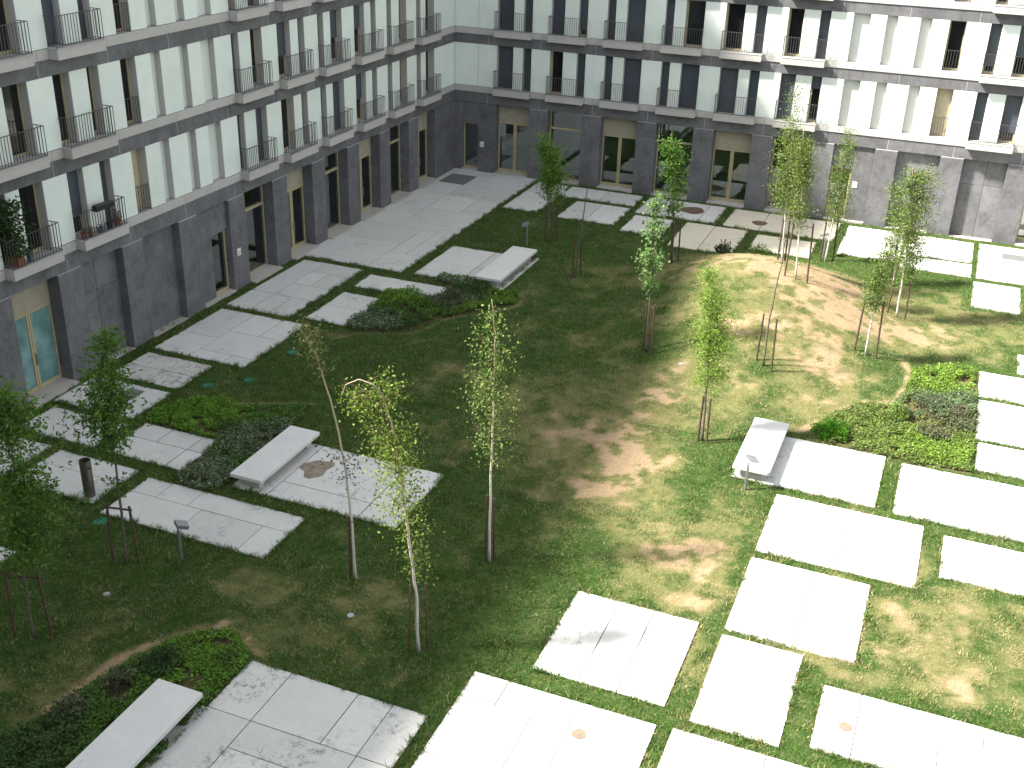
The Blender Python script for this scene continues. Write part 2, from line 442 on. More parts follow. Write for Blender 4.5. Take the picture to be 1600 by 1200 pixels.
# pavement pads: (x0, x1, y0, y1, tiles or None); tiles are (x0,x1,y0,y1)
def grid(x0, x1, y0, y1, xs=(), ys=()):
    X = [x0, *xs, x1]; Y = [y0, *ys, y1]
    return [(a, b, c, d) for a, b in zip(X, X[1:]) for c, d in zip(Y, Y[1:])]
PADS = [
 ((.05, 4.97, -16.1, -.05), [(.05, 3.3, -16.1, -12.85), (.05, 3.3, -12.85, -10.6), (3.3, 4.97, -16.1, -14.05), (3.3, 4.1, -14.05, -10.6), (4.1, 4.97, -14.05, -10.6),
   (.05, 1.85, -10.6, -5.0), (.05, 1.85, -5.0, -.05), (1.85, 4.97, -10.6, -7.3), (1.85, 3.7, -7.3, -4.85), (3.7, 4.97, -7.3, -4.85), (1.85, 4.97, -4.85, -2.5), (1.85, 4.97, -2.5, -.05)], 0),
 ((.55, 3.4, -22.35, -16.55), [(.55, 1.6, -22.35, -20.55), (.55, 1.6, -20.55, -16.55), (1.6, 2.45, -22.35, -20.57), (2.45, 3.4, -22.35, -20.57), (1.6, 3.4, -20.57, -19.2), (1.6, 2.4, -19.2, -17.7), (2.4, 3.4, -19.2, -17.7), (1.6, 3.4, -17.7, -16.55)], 0),
 ((.65, 4.4, -26.85, -22.7), [(.65, 2.15, -26.85, -25.15), (.65, 2.15, -25.15, -22.7), (2.15, 3.5, -26.85, -26.2), (3.5, 4.4, -26.85, -26.2), (2.15, 4.4, -26.2, -24.4), (2.15, 3.4, -24.4, -22.7), (3.4, 4.4, -24.4, -22.7)], 0),
 ((.72, 3.43, -29.18, -27.2), grid(.72, 3.43, -29.18, -27.2, (2.2,), (-28.2,)), 1),
 ((.40, 3.46, -31.5, -29.5), grid(.40, 3.46, -31.5, -29.5, (1.5,)), 0),
 ((.73, 3.62, -33.4, -31.85), grid(.73, 3.62, -33.4, -31.85, (2.2,)), 0),
 ((.3, 2.46, -35.8, -33.87), None, 0),
 ((2.84, 5.72, -35.9, -33.95), [(2.84, 5.0, -35.9, -34.73), (5.0, 5.72, -35.9, -34.73), (2.84, 3.86, -34.73, -33.95), (3.86, 5.72, -34.73, -33.95)], 0),
 ((4.05, 6.78, -33.45, -31.53), [(4.05, 5.08, -32.38, -31.53), (5.08, 6.2, -32.38, -31.53), (6.2, 6.78, -32.38, -31.53), (4.05, 6.2, -33.45, -32.38), (6.2, 6.78, -33.45, -32.38)], 0),
 ((6.22, 11.35, -36.2, -34.15), [(6.22, 7.06, -34.95, -34.15), (7.06, 8.1, -34.95, -34.15), (8.1, 11.35, -34.95, -34.15), (6.22, 8.6, -36.2, -34.95), (8.6, 10.55, -36.2, -34.95), (10.55, 11.35, -36.2, -34.95)], 3),
 ((8.59, 13.78, -33.58, -30.5), [(8.59, 9.75, -33.58, -30.5), (9.75, 12.6, -33.58, -32.75), (12.6, 13.78, -33.58, -32.75), (9.75, 12.6, -32.75, -30.5), (12.6, 13.78, -32.75, -30.5)], 0),
 ((3.96, 7.74, -18.4, -16.9), grid(3.96, 7.74, -18.4, -16.9, (6.1,)), 0),
 ((3.98, 5.74, -22.15, -19.15), grid(3.98, 5.74, -22.15, -19.15, (), (-20.6,)), 0),
 ((5.52, 9.45, -16.0, -12.05), grid(5.52, 9.45, -16.0, -12.05, (7.6,), (-14.2,)), 0),
 ((5.22, 7.07, -5.6, -.5), grid(5.22, 7.07, -5.6, -.5, (), (-2.45,)), 0),
 ((7.085, 11.06, -2.4, -.5), grid(7.085, 11.06, -2.4, -.5, (9.2,)), 0),
 ((8.2, 11.09, -5.85, -2.85), grid(8.2, 11.09, -5.85, -2.85, (9.6,)), 0),
 ((11.42, 15.45, -3.35, -.45), grid(11.42, 15.45, -3.35, -.45, (12.9, 14.6)), 0),
 ((11.6, 13.6, -6.5, -3.8), None, 0),
 ((14.2, 17.18, -7.6, -3.75), grid(14.2, 17.18, -7.6, -3.75, (15.6,)), 2),
 ((15.85, 21.1, -3.45, -.45), grid(15.85, 21.1, -3.45, -.45, (17.6, 19.4)), 2),
 ((17.7, 20.45, -6.4, -4.05), grid(17.7, 20.45, -6.4, -4.05, (19.1,)), 2),
 ((21.5, 24.2, -5.15, -.65), grid(21.5, 24.2, -5.15, -.65, (22.6,)), 0),
 ((24.3, 27.27, -3.75, -.7), grid(24.3, 27.27, -3.75, -.7, (25.8,)), 0),
 ((24.3, 27.3, -5.75, -4.0), None, 0),
 ((27.5, 33.5, -5.75, -.65), grid(27.5, 33.5, -5.75, -.65, (30.5,), (-3.2,)), 0),
 ((27.42, 29.3, -9.4, -6.25), None, 0),
 ((29.2, 33.5, -15.6, -13.8), None, 0),
 ((27.95, 33.5, -18.15, -16.0), grid(27.95, 33.5, -18.15, -16.0, (30.2,)), 0),
 ((27.98, 33.5, -21.45, -18.43), grid(27.98, 33.5, -21.45, -18.43, (29.0, 31)), 3),
 ((28.05, 33.5, -23.55, -21.7), grid(28.05, 33.5, -23.55, -21.7, (29.0, 31)), 3),
 ((25.98, 31.2, -27.15, -24.1), grid(25.98, 31.2, -27.15, -24.1, (28.2, 30)), 3),
 ((21.4, 25.5, -27.05, -23.9), grid(21.4, 25.5, -27.05, -23.9, (23.8,)), 0),
 ((22.82, 26.85, -30.6, -27.5), grid(22.82, 26.85, -30.6, -27.5, (24.9,)), 0),
 ((27.38, 31.8, -29.8, -27.75), grid(27.38, 31.8, -29.8, -27.75, (29.2,)), 0),
 ((22.8, 25.8, -34.15, -30.95), grid(22.8, 25.8, -34.15, -30.95, (24.4,)), 0),
 ((22.8, 24.68, -37.55, -34.4), grid(22.8, 24.68, -37.55, -34.4, (), (-35.25,)), 0),
 ((25.27, 30.8, -37.27, -35.23), [(25.27, 26.08, -37.27, -35.23), (26.08, 27.73, -37.27, -36.1), (27.73, 30.8, -37.27, -36.1), (26.08, 28.6, -36.1, -35.23), (28.6, 30.8, -36.1, -35.23)], 0),
 ((19.16, 22.2, -37.33, -34.2), grid(19.16, 22.2, -37.33, -34.2, (20.23, 21.11)), 3),
 ((18.04, 22.2, -43.5, -37.96), [(18.04, 18.86, -38.8, -37.96), (18.86, 20.53, -38.8, -37.96), (20.53, 22.2, -41.0, -37.96), (18.04, 19.7, -40.6, -38.8), (19.7, 20.53, -41, -38.8), (18.04, 19.7, -43.5, -40.6), (19.7, 22.2, -43.5, -41)], 0),
 ((22.54, 26.6, -43.5, -37.9), grid(22.54, 26.6, -43.5, -37.9, (24.5,), (-40.5,)), 0),
 ((13.33, 17.7, -46, -39.65), [(13.33, 14.39, -41.27, -39.65), (14.39, 16.05, -41.27, -39.65), (16.05, 16.89, -41.27, -39.65), (16.89, 17.7, -41.27, -39.65), (13.33, 14.4, -46, -41.27), (14.4, 16.9, -42.1, -41.27), (16.9, 17.7, -43.5, -41.27), (14.4, 16.9, -46, -42.1), (16.9, 17.7, -46, -43.5)], 3),
 ((3.6, 5.55, -40.6, -38.5), None, 0),
]
SLAB_TOP = 0.042
for rect, tiles, kind in PADS:
    x0, x1, y0, y1 = rect
    mt = (M_SLAB, M_SLABD, M_SLABW, M_SLABM)[kind]
    bed = MB().box(x0+.004, x1-.004, y0+.004, y1-.004, -.12, SLAB_TOP-.022).build('pavement', M_BED)
    tag(bed, kind='structure')
    for a, b, c, d in (tiles or [rect]):
        j = (.010 if y0 < -35 else .015) if x0 < 17.9 else .009
        dz = random.uniform(-.003, .003)
        ea = 0 if a == x0 else j; eb = 0 if b == x1 else j; ec = 0 if c == y0 else j; ed = 0 if d == y1 else j
        MB().box(a+ea, b-eb, c+ec, d-ed, SLAB_TOP-.115, SLAB_TOP+dz, .006).build('slab', mt, bed)

# planting beds (polygons on the ground)
BED1 = [(3.83, -31.3), (3.85, -30.6), (4.24, -29.7), (4.95, -29.25), (5.87, -29.3), (7.28, -28.85), (8.02, -28.4), (8.3, -29.9), (8.35, -33.0), (8.5, -33.7), (8.55, -34.12), (7.3, -34.12), (6.84, -33.5), (6.8, -31.5), (4.05, -31.47)]
BED2 = [(5.76, -22.12), (5.77, -19.2), (5.6, -18.25), (6.67, -18.1), (7.75, -18.3), (7.8, -16.9), (6.66, -16.3), (6.64, -15.8), (8.42, -15.7), (9.3, -16.3), (10.3, -16.3), (10.6, -17.3), (9.28, -19.0), (8.5, -20.2), (8.3, -21.0), (7.05, -22.2), (6.2, -22.45)]
BED3 = [(13.3, -39.7), (12.95, -39.25), (12.38, -39.02), (11.75, -39.25), (11.4, -39.7), (11.0, -40.5), (10.7, -41.43), (10.6, -42.34), (10.5, -43.2), (10.1, -44.2), (10, -47), (12.4, -47), (13.3, -46.0), (13.3, -41.2)]
BED4 = [(23.15, -22.8), (23.72, -21.5), (24.54, -20.45), (25.4, -20.2), (25.65, -18.7), (25.78, -17.0), (26.56, -16.3), (27.9, -16.15), (27.92, -23.9), (26.0, -23.98), (25.48, -23.85), (24.35, -23.8), (23.43, -23.8)]
BEDS = [BED1, BED2, BED3, BED4]
EDGES = [  # bare gravel lines that rim the beds
 [(25.4, -16.4), (25.64, -17.05), (25.59, -18.46), (25.48, -19.6), (25.21, -20.0), (24.54, -20.26), (24.01, -21.0), (23.57, -21.77), (23.1, -22.73), (22.8, -23.3)],
 [(12.0, -38.75), (12.02, -38.9), (11.62, -39.15), (11.19, -39.70), (10.74, -40.48), (10.6, -40.93), (10.48, -41.83), (10.35, -42.7)],
 [(12.02, -38.88), (12.79, -38.97), (13.28, -39.24), (13.58, -39.55)],
 [(3.7, -31.3), (4.1, -29.95), (4.45, -29.45), (5.06, -29.18), (5.8, -29.2), (6.25, -29.0), (6.95, -28.6), (8.02, -28.21)],
 [(6.88, -24.58), (7.43, -23.4), (8.4, -22.93), (8.94, -22.07), (9.84, -21.4)],
 [(10.41, -16.2), (10.78, -16.69), (10.76, -17.41), (10.48, -17.97), (8.81, -19.8), (8.62, -20.85), (8.3, -21.68), (6.34, -22.62), (5.9, -23.4)],
 [(9.9, -28.5), (11.1, -29.6), (12.0, -30.0)],
]
BARE = [  # (x, y, rx, ry, strength) worn patches
 (18.05, -22.4, .9, 1.8, 1.0), (15.5, -25.1, 2.0, 2.2, .75), (16.8, -25.8, 1.4, 1.6, .6), (18.2, -10.5, 4.2, 3.2, .95), (21.5, -11.6, 3.4, 3.0, 1.0), (22.6, -13.5, 2.2, 2.0, .9),
 (24.6, -14.2, 1.6, 1.2, .8), (27.0, -9.9, 1.4, .8, .8), (18.8, -27.6, 1.0, 1.2, .85), (17.9, -29.3, .9, 1.0, .6), (21.8, -16.6, 2.0, 1.8, .75), (20.8, -18.3, 1.2, 1.2, .6), (18.3, -18.0, 1.6, 1.6, .6),
 (27.6, -31.9, 2.2, 1.6, .8), (27.0, -33.6, 1.6, 1.2, .7), (22.0, -32.3, .9, 3.0, .55), (20.5, -31.8, 1.6, 1.2, .55), (26.2, -13.6, 1.6, 1.2, .6), (10.7, -23.7, 1.2, 1.1, .7), (10.2, -25.6, 1.3, .8, .6),
 (13.8, -27.3, 1.8, 1.6, .55), (9.3, -30.0, .6, .6, .6), (12.3, -36.6, .9, .8, .55), (15.0, -36.3, .8, .5, .5), (11.2, -37.2, .9, .6, .5), (14.9, -14.3, 1.6, .8, .55), (12.8, -11.8, 1.4, .6, .55), (12.2, -8.2, 1.0, .5, .6), (16.0, -16.2, 1.4, .7, .6),
 (8.1, -40.4, .5, .5, .5), (9.4, -38.9, .9, .8, .5), (8.3, -42.3, 1.0, 1.0, .6), (28.2, -34.2, .55, .45, .9), (23.8, -22.4, .7, 1.0, .7), (24.6, -21.6, .9, .9, .45), (16.3, -21.6, .9, .8, .5), (7.2, -19.3, .4, .6, .4), (26.4, -19.5, .5, 1, .2), (17.2, -31.6, .8, .8, .5), (20.0, -21.6, .9, 1.0, .65), (22.9, -18.4, 1.1, 1.3, .55)]
FIELDS = [  # broad dry, straw-coloured turf (negative: lusher); sun/shade contrast also put into its colour
 (15.6, -25.5, 2.6, 4, .30), (19.5, -31, 2.4, 4.5, .46), (27, -32, 4, 4, .52), (21.9, -33, 1.0, 6, .36), (13, -37, 4, 2, .06), (20.5, -16, 5, 5, .40), (26, -12.5, 4, 3, .40),
 (23, -19.5, 2.6, 3.2, .42), (18.6, -24.5, 1.8, 4, .40), (18.8, -28.5, 1.6, 3, .40), (24.5, -35, 3, 3, .25), (6, -25, 4, 8, -.12), (8, -38, 4, 3, -.06), (8, -8, 6, 5, -.10), (12.2, -20, 3, 3, -.05)]
LUSH = [  # (x, y, rx, ry, strength) dense green places
 (20.6, -26.8, 1.6, 1.7, 1.0), (20.4, -29.0, 1.4, 1.2, .6), (18.6, -32.2, .9, 2.2, .8), (17.8, -36.3, .9, 2.6, .9), (15.4, -15.6, 2.2, .6, 1.0), (12.4, -10.0, 2.2, .6, 1.0), (25.6, -18.2, .8, 1.8, .9), (23.4, -7.2, 3.6, .9, 1.0), (20.8, -7.2, 2.0, .6, .8),
 (26.6, -7.2, 1.8, .8, .9), (17.0, -20.4, .8, .6, .8), (20.9, -20.1, .8, .7, 1.0), (24.0, -17.1, .9, .7, 1.0), (16.7, -37.9, .7, .5, 1.1), (17.9, -39.4, .7, 1.8, .9), (12.0, -21.5, 3, 1.2, .6), (16.7, -34.0, .5, .4, .8), (9.2, -9.5, .5, .4, .8), (24.8, -12.6, .6, .6, .9), (22.1, -38.0, .5, .5, .9), (6.2, -26.6, 1.8, 1.6, .7), (10.0, -27.5, 2.5, 1.0, .6), (12.2, -14.6, 2.0, .5, .8), (26.9, -11.8, 1.6, .6, .7), (22.6, -30.8, .9, .5, .5)]

def in_poly(px, py, poly):
    c = np.zeros(px.shape, bool); n = len(poly)
    for i in range(n):
        x1, y1 = poly[i]; x2, y2 = poly[(i+1) % n]
        if y1 == y2: continue
        t = ((y1 > py) != (y2 > py)) & (px < (x2-x1)*(py-y1)/(y2-y1)+x1)
        c ^= t
    return c
def seg_dist(px, py, line):
    d = np.full(px.shape, 1e9)
    for (x1, y1), (x2, y2) in zip(line, line[1:]):
        l2 = (x2-x1)**2+(y2-y1)**2
        t = np.clip(((px-x1)*(x2-x1)+(py-y1)*(y2-y1))/l2, 0, 1)
        d = np.minimum(d, np.hypot(px-x1-t*(x2-x1), py-y1-t*(y2-y1)))
    return d
def pad_dist(px, py):
    """signed distance to the nearest pad (negative inside)"""
    d = np.full(px.shape, 1e9)
    for (x0, x1, y0, y1), _, _ in PADS:
        dx = np.maximum(x0-px, px-x1); dy = np.maximum(y0-py, py-y1)
        o = np.hypot(np.maximum(dx, 0), np.maximum(dy, 0)) + np.minimum(np.maximum(dx, dy), 0)
        d = np.minimum(d, o)
    return d
def worn(x, y):
    """0 = dense green turf, 1 = bare sandy soil"""
    n = N1.fbm(x, y, 1.5, 5); n2 = N2.fbm(x, y, 5.0, 3); n3 = N3.fbm(x, y, .6, 4)
    b = .10 + (n-.5)*.8 + (n2-.5)*.5 + (n3-.5)*1.1
    for bx, by, rx, ry, s in FIELDS:
        b = b + s*np.exp(-(((x-bx)/rx)**2 + ((y-by)/ry)**2))
    for bx, by, rx, ry, s in BARE:
        q = ((x-bx)/rx)**2 + ((y-by)/ry)**2
        q = q*(.55+.9*n) + (n3-.5)*1.1
        b = b + s*(.60 if s >= .9 else .28)*np.exp(-np.maximum(q, 0)**1.3)*(.55+.9*n3)
    for bx, by, rx, ry, s in LUSH:
        q = ((x-bx)/rx)**2 + ((y-by)/ry)**2
        b = b - s*.5*np.exp(-q*1.1)
    for ei, e in enumerate(EDGES):
        d = seg_dist(x, y, e) + (n3-.5)*.25
        b = b + (1.5 if ei < 3 else .2+.9*n)*np.exp(-(d/(.13 if ei < 3 else .10))**2)
    tuft = sstep(.54, .64, N1.fbm(x+50, y, .42, 3))
    b = np.minimum(b, 1.05) - .42*tuft*sstep(.35, .8, b)
    pd = pad_dist(x, y)
    b = b - .34*np.exp(-(np.abs(pd-.18)/.25)**2)
    return np.clip(b, 0, 1)

SOIL = np.array((.24, .165, .10)); SAND = np.array((.36, .26, .165)); TURF = np.array((.031, .064, .013)); DRY = np.array((.122, .124, .047))
def build_lawn():
    st = .11
    xs = np.arange(-.4, 42.01, st); ys = np.arange(-57, .41, st)
    X, Y = np.meshgrid(xs, ys, indexing='ij'); x = X.ravel(); y = Y.ravel()
    b = worn(x, y)
    z = mound(x, y) + (N2.fbm(x, y, 1.2, 3)-.5)*.05*np.clip(1+mound(x, y)*1.5, 1, 3) + .012*(1-b)
    pd = pad_dist(x, y)
    z = np.where(pd < .12, np.minimum(z, mound(x, y)*.9+.012), z)
    z = np.where(pd < -.02, -.05, z)
    t1 = sstep(.22, .60, b)[:, None]; t2 = sstep(.72, 1.05, b)[:, None]
    c = TURF*(1-t1) + DRY*t1
    c = c*(1-t2) + (SOIL*.5+SAND*.5)*t2
    for bp_ in BEDS:
        k_ = in_poly(x, y, bp_); c[k_] = np.array((.085, .075, .035))*(.7+.6*N1(x[k_], y[k_], .4))[:, None]
    nx, ny = X.shape
    i = np.arange(nx*ny).reshape(nx, ny)
    f = np.stack([i[:-1, :-1], i[1:, :-1], i[1:, 1:], i[:-1, 1:]], -1).reshape(-1, 4)
    o = np_mesh('lawn', np.stack([x, y, z], 1), f, M_GROUND, colors=c, smooth=True)
    tag(o, 'worn green lawn with sandy patches and a low mound', kind='structure')
    return o
build_lawn()
# the ground beyond the courtyard, out to the horizon
g = MB(); g.v = [(-400, -400, -.3), (400, -400, -.3), (400, 400, -.3), (-400, 400, -.3)]; g.f = [(0, 1, 2, 3)]
tag(g.build('ground', simple('street_ground', (.12, .115, .11), .9, .2)), kind='structure')

# ------------------------------------------------------------------ facades
J0, BAY = 1.915, 2.957
def start(i): return J0 + .515 + BAY*i
OPEN_W = 1.927
KL = 1.038
def map_back(u, w, z): return (u, -w, z)
def map_left(u, w, z): return (w, -u*KL, z)

class Facade:
    def __init__(s, root, mp, left):
        s.root, s.mp, s.left = root, mp, left
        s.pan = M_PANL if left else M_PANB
    def mb(s, *boxes, ch=.006):
        m = MB()
        for u0, u1, w0, w1, z0, z1 in boxes:
            a = s.mp(u0, w0, z0); b = s.mp(u1, w1, z1)
            m.box(a[0], b[0], a[1], b[1], a[2], b[2], ch)
        return m
    def part(s, name, mat, *boxes, parent=None, ch=.006, label=None):
        o = s.mb(*boxes, ch=ch).build(name, mat, parent if parent is not None else s.root)
        if label: o['label'] = label
        return o
    def railing(s, u0, u1, z0, h, wf, parent, sides=True):
        m = MB()
        bw = .0085
        def bx(a0, a1, b0, b1, c0, c1):
            a = s.mp(a0, b0, c0); b = s.mp(a1, b1, c1); m.box(a[0], b[0], a[1], b[1], a[2], b[2])
        bx(u0, u1, wf-.018, wf+.018, z0+h-.014, z0+h+.006)
        bx(u0, u1, wf-.014, wf+.014, z0+.05, z0+.068)
        n = max(2, round((u1-u0)/.118))
        for i in range(n+1):
            u = u0 + (u1-u0)*i/n
            bx(u-bw, u+bw, wf-bw+.001, wf+bw-.001, z0-.01 if i in (0, n) else z0+.06, z0+h-.012)
        if sides:
            for u in (u0, u1):
                bx(u-.016, u+.016, .0, wf, z0+h-.012, z0+h+.004)
                bx(u-.012, u+.012, .0, wf, z0+.052, z0+.066)
                for k in (1, 2):
                    w = wf*k/3
                    bx(u-bw+.001, u+bw-.001, w-bw, w+bw, z0+.06, z0+h-.012)
        return m.build('railing', M_RAIL, parent)
    def window(s, u0, u1, z0, z1, state, wf=-.31):
        """state: S shutter down, O dark glass, 0-1 shutter lowered that far, C cream blind"""
        a = .055
        f = s.part('window', M_TAN, (u0+.002, u0+a, wf-.08, wf, z0, z1), (u1-a, u1-.002, wf-.08, wf, z0, z1),
                   (u0+a, u1-a, wf-.08, wf-.002, z1-a, z1), (u0+a, u1-a, wf-.08, wf-.002, z0, z0+.09), ch=.004)
        s.part('pane', M_CURT if state == 'C' else M_PANE, (u0+a-.004, u1-a+.004, wf-.055, wf-.035, z0+.086, z1-a+.004), parent=f, ch=0)
        if state == 'S': state = 1.0
        if isinstance(state, float):
            zz = z1-.005-(z1-z0-.02)*state
            s.part('shutter', M_SHUT, (u0+.006, u1-.006, wf+.012, wf+.045, zz, z1-.004), parent=f, ch=.004)
        return f
    def balcony(s, u0, u1, zb):
        b = s.part('balcony', M_LEDGE, (u0-.05, u1+.05, .043, .40, zb-.015, zb+.285), ch=.012)
        s.part('coping', M_LEDGE, (u0-.06, u1+.06, .041, .415, zb+.287, zb+.322), parent=b, ch=.006)
        s.railing(u0-.02, u1+.02, zb+.322, .93, .375, b)
        return b

TYPES = {'W': (.90, .55), 'N': (.42, .58), 'M': (.70, .76), 'R': (.47, .76)}
NB = 11
Z1 = 4.32
def build_facade(fc, types, states, ground_types, french):
    s = fc
    u_beg = .05 if s.left else -.5
    u_end = start(NB)
    J = [J0 + BAY*i for i in range(-1, NB+1)]
    segs = [(max(u_beg, J[i]), min(u_end, J[i+1])) for i in range(len(J)-1)]
    for fl in (1, 2, 3):
        zb = Z1 + 3.0*(fl-1)
        for a, b in segs:
            s.part('ledge', M_LEDGE, (a+.004, b-.004, -.4, .04, zb, zb+.30), ch=.008)
            s.part('band', M_STONE, (a+.010, b-.010, -.4, .0, zb+2.506, zb+2.994), ch=.004)
            if b < u_end-.1: s.part('joint', M_JOINT, (b-.0095, b+.0095, -.39, -.003, zb+2.508, zb+2.992), ch=0)
        p0, p1 = zb+.318, zb+2.5
        # corner panels
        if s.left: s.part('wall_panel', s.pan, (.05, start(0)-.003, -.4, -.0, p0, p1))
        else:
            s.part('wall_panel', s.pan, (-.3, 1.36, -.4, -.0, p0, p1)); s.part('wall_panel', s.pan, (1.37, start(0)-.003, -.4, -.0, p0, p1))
        for i in range(NB):
            st = start(i)
            if i in (6, 7): continue
            o1, pw = TYPES[types[i]]
            a0, a1, a2, a3 = st, st+o1, st+o1+pw, st+OPEN_W
            e = states[fl].get(i, ('S', 'S'))
            s.window(a0, a1, p0-.01, p1, e[0]); s.window(a2, a3, p0-.01, p1, e[1])
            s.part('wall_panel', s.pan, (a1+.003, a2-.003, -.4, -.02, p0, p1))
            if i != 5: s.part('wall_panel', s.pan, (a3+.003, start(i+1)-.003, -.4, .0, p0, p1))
            s.balcony(a0, a3, zb)
        # the blind stretch in bays six and seven
        pan = [(start(5)+OPEN_W, 20.17), (20.92, 21.65), (22.12, 23.12), (23.60, 24.36), (25.06, start(8))]
        rec = [(20.17, 20.92), (21.65, 22.12), (23.12, 23.60)]
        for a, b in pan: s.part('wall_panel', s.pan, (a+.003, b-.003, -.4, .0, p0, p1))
        for a, b in rec: s.part('recess_panel', M_RECESS, (a-.002, b+.002, -.4, -.24, p0-.01, p1))
        w = s.window(24.36, 25.06, p0-.01, p1, french[fl])
        s.railing(24.40, 25.02, zb+.32, .90, -.03, w, sides=False)
    # core behind the upper storeys and the top of the ground storey
    s.part('core_wall', M_MORTAR, (.31 if s.left else -.31, u_end-.01, -8, -.405, 3.765, Z1+9.0), ch=0)
    # ---------------- ground storey
    for a, b in segs:
        s.part('band', M_STONE, (a+.010, b-.010, -.4, .0, 3.762, Z1-.004), ch=.004)
        if b < u_end-.1: s.part('joint', M_JOINT, (b-.0095, b+.0095, -.39, -.003, 3.764, Z1-.006), ch=0)
    for i in range(NB):
        a = start(i) + OPEN_W; b = start(i+1)
        s.part('pillar', M_STONE, (a, b, -.5, .055, -.1, 3.742), ch=.012)
        s.part('joint', M_JOINT, (a+.004, b-.004, -.38, .046, 3.743, 3.7605), ch=0)
    if s.left:
        s.part('pillar', M_STONE, (.045, start(0), -.5, .04, -.1, 3.745), ch=.012)
    else:
        s.part('wall_panel', M_STONE, (-.5, .46, -.5, .04, -.1, 3.745), ch=.01)
        s.part('pillar', M_STONE, (1.40, start(0), -.5, .04, -.1, 3.745), ch=.01)
        s.part('lintel', M_STONE, (.462, 1.398, -.5, .03, 2.62, 3.745), ch=.01)
        glazed_door(s, .462, 1.398, .1, 2.62, -.22, False)
        s.part('sill', M_SILL, (.462, 1.398, -.5, .12, -.1, .10))
        plaque(s, 1.55, 1.79, 1.40, 1.70)
    sw = .30 if s.left else .13
    for i in range(NB):
        a, b = start(i), start(i)+OPEN_W
        g = ground_types[i]
        s.part('sill', M_SILL, (a+.004, b-.004, -.6, sw if g in 'DW' else .09, -.1, .10 if g in 'DWdn' else .03))
        if g == 'D': double_door(s, a, b, M_TEAL if (s.left and i == 9) else M_GLASS)
        elif g == 'W': shop_window(s, a, b)
        elif g == 'n':
            s.part('infill', M_STONEI, (a+.98, b-.002, -.6, -.12, .0, 3.74), ch=.01)
            s.part('lintel', M_STONEI, (a+.002, a+.975, -.6, -.13, 2.62, 3.74), ch=.01)
            glazed_door(s, a+.002, a+.975, .1, 2.62, -.24, False)
            if s.left: plaque(s, a-.52, a-.28, 1.40, 1.70)
            else: plaque(s, a+1.1, a+1.34, 1.72, 2.02, -.12)
        elif g == 'b':
            s.part('infill', M_STONEI, (a+.002, b-.002, -.6, -.26, .0, 3.74), ch=.01)
        elif g == 'x':
            um = (a+b)/2+.1; zm = 2.55
            for q in ((a+.002, um-.006, 0, zm-.006), (um+.006, b-.002, 0, zm-.006), (a+.002, um-.006, zm+.006, 3.74), (um+.006, b-.002, zm+.006, 3.74)):
                s.part('infill', M_STONEI, (q[0], q[1], -.6, -.28, q[2], q[3]), ch=.01)
    # rooms behind the glass
    s.part('room_floor', M_INTF, (.6, u_end-.02, -6, -.61, -.15, .09), ch=0)
    s.part('room_wall', M_INT, (.6, u_end-.02, -6.3, -6.01, -.15, 3.75), ch=0)
    for i in (0, 2, 4, 6, 8, 10):
        a = start(i)+OPEN_W+.4
        s.part('room_wall', M_INT, (a, a+.15, -6.0, -.62, .095, 3.75), ch=0)

def plaque(s, u0, u1, z0, z1, w=.04):
    p = s.part('number_plate', M_PLATE, (u0, u1, w+.001, w+.03, z0, z1), ch=.004)
    k = (u1-u0)
    for a0, a1, c0, c1 in ((.56, .84, .05, .085), (.56, .84, .15, .185), (.18, .30, .13, .19)):
        s.part('mark', M_MARK, (u0+k*a0, u0+k*a1, w+.031, w+.036, z0+c0, z0+c1), parent=p, ch=0)

def glazed_door(s, u0, u1, z0, z1, wf, handle_left):
    a = .085
    d = s.part('door', M_TAN, (u0+.003, u0+a, wf-.07, wf, z0, z1-.003), (u1-a, u1-.003, wf-.07, wf, z0, z1-.003),
               (u0+a, u1-a, wf-.07, wf-.002, z1-a, z1-.003), (u0+a, u1-a, wf-.07, wf-.002, z0, z0+.12), ch=.004)
    s.part('pane', M_GLASS, (u0+a-.004, u1-a+.004, wf-.045, wf-.025, z0+.116, z1-a+.004), parent=d, ch=0)
    s.part('handle', M_STEEL, (u0+.03, u0+.055, wf+.002, wf+.06, z0+1.0, z0+1.14), parent=d, ch=.004)
def double_door(s, a, b, glass):
    wf = -.45; zt = 2.80; um = (a+b)/2
    t = .075
    d = s.part('door', M_TAN, (a+.003, a+t, wf-.08, wf, .1, zt), (b-t, b-.003, wf-.08, wf, .1, zt), (um-.09, um-.006, wf-.08, wf, .1, zt), (um+.006, um+.09, wf-.08, wf, .1, zt),
               (a+t, um-.09, wf-.08, wf-.002, zt-.1, zt), (um+.09, b-t, wf-.08, wf-.002, zt-.1, zt), (a+t, um-.09, wf-.08, wf-.002, .1, .24), (um+.09, b-t, wf-.08, wf-.002, .1, .24), ch=.004)
    s.part('transom', M_TANP, (a+.003, b-.003, wf-.08, wf+.015, zt+.004, 3.74), parent=d, ch=.006)
    for q0, q1 in ((a+t-.004, um-.086), (um+.086, b-t+.004)):
        s.part('pane', glass, (q0, q1, wf-.05, wf-.03, .236, zt-.096), parent=d, ch=0)
    s.part('handle', M_STEEL, (um-.06, um-.035, wf+.002, wf+.07, .95, 1.35), parent=d, ch=.004)
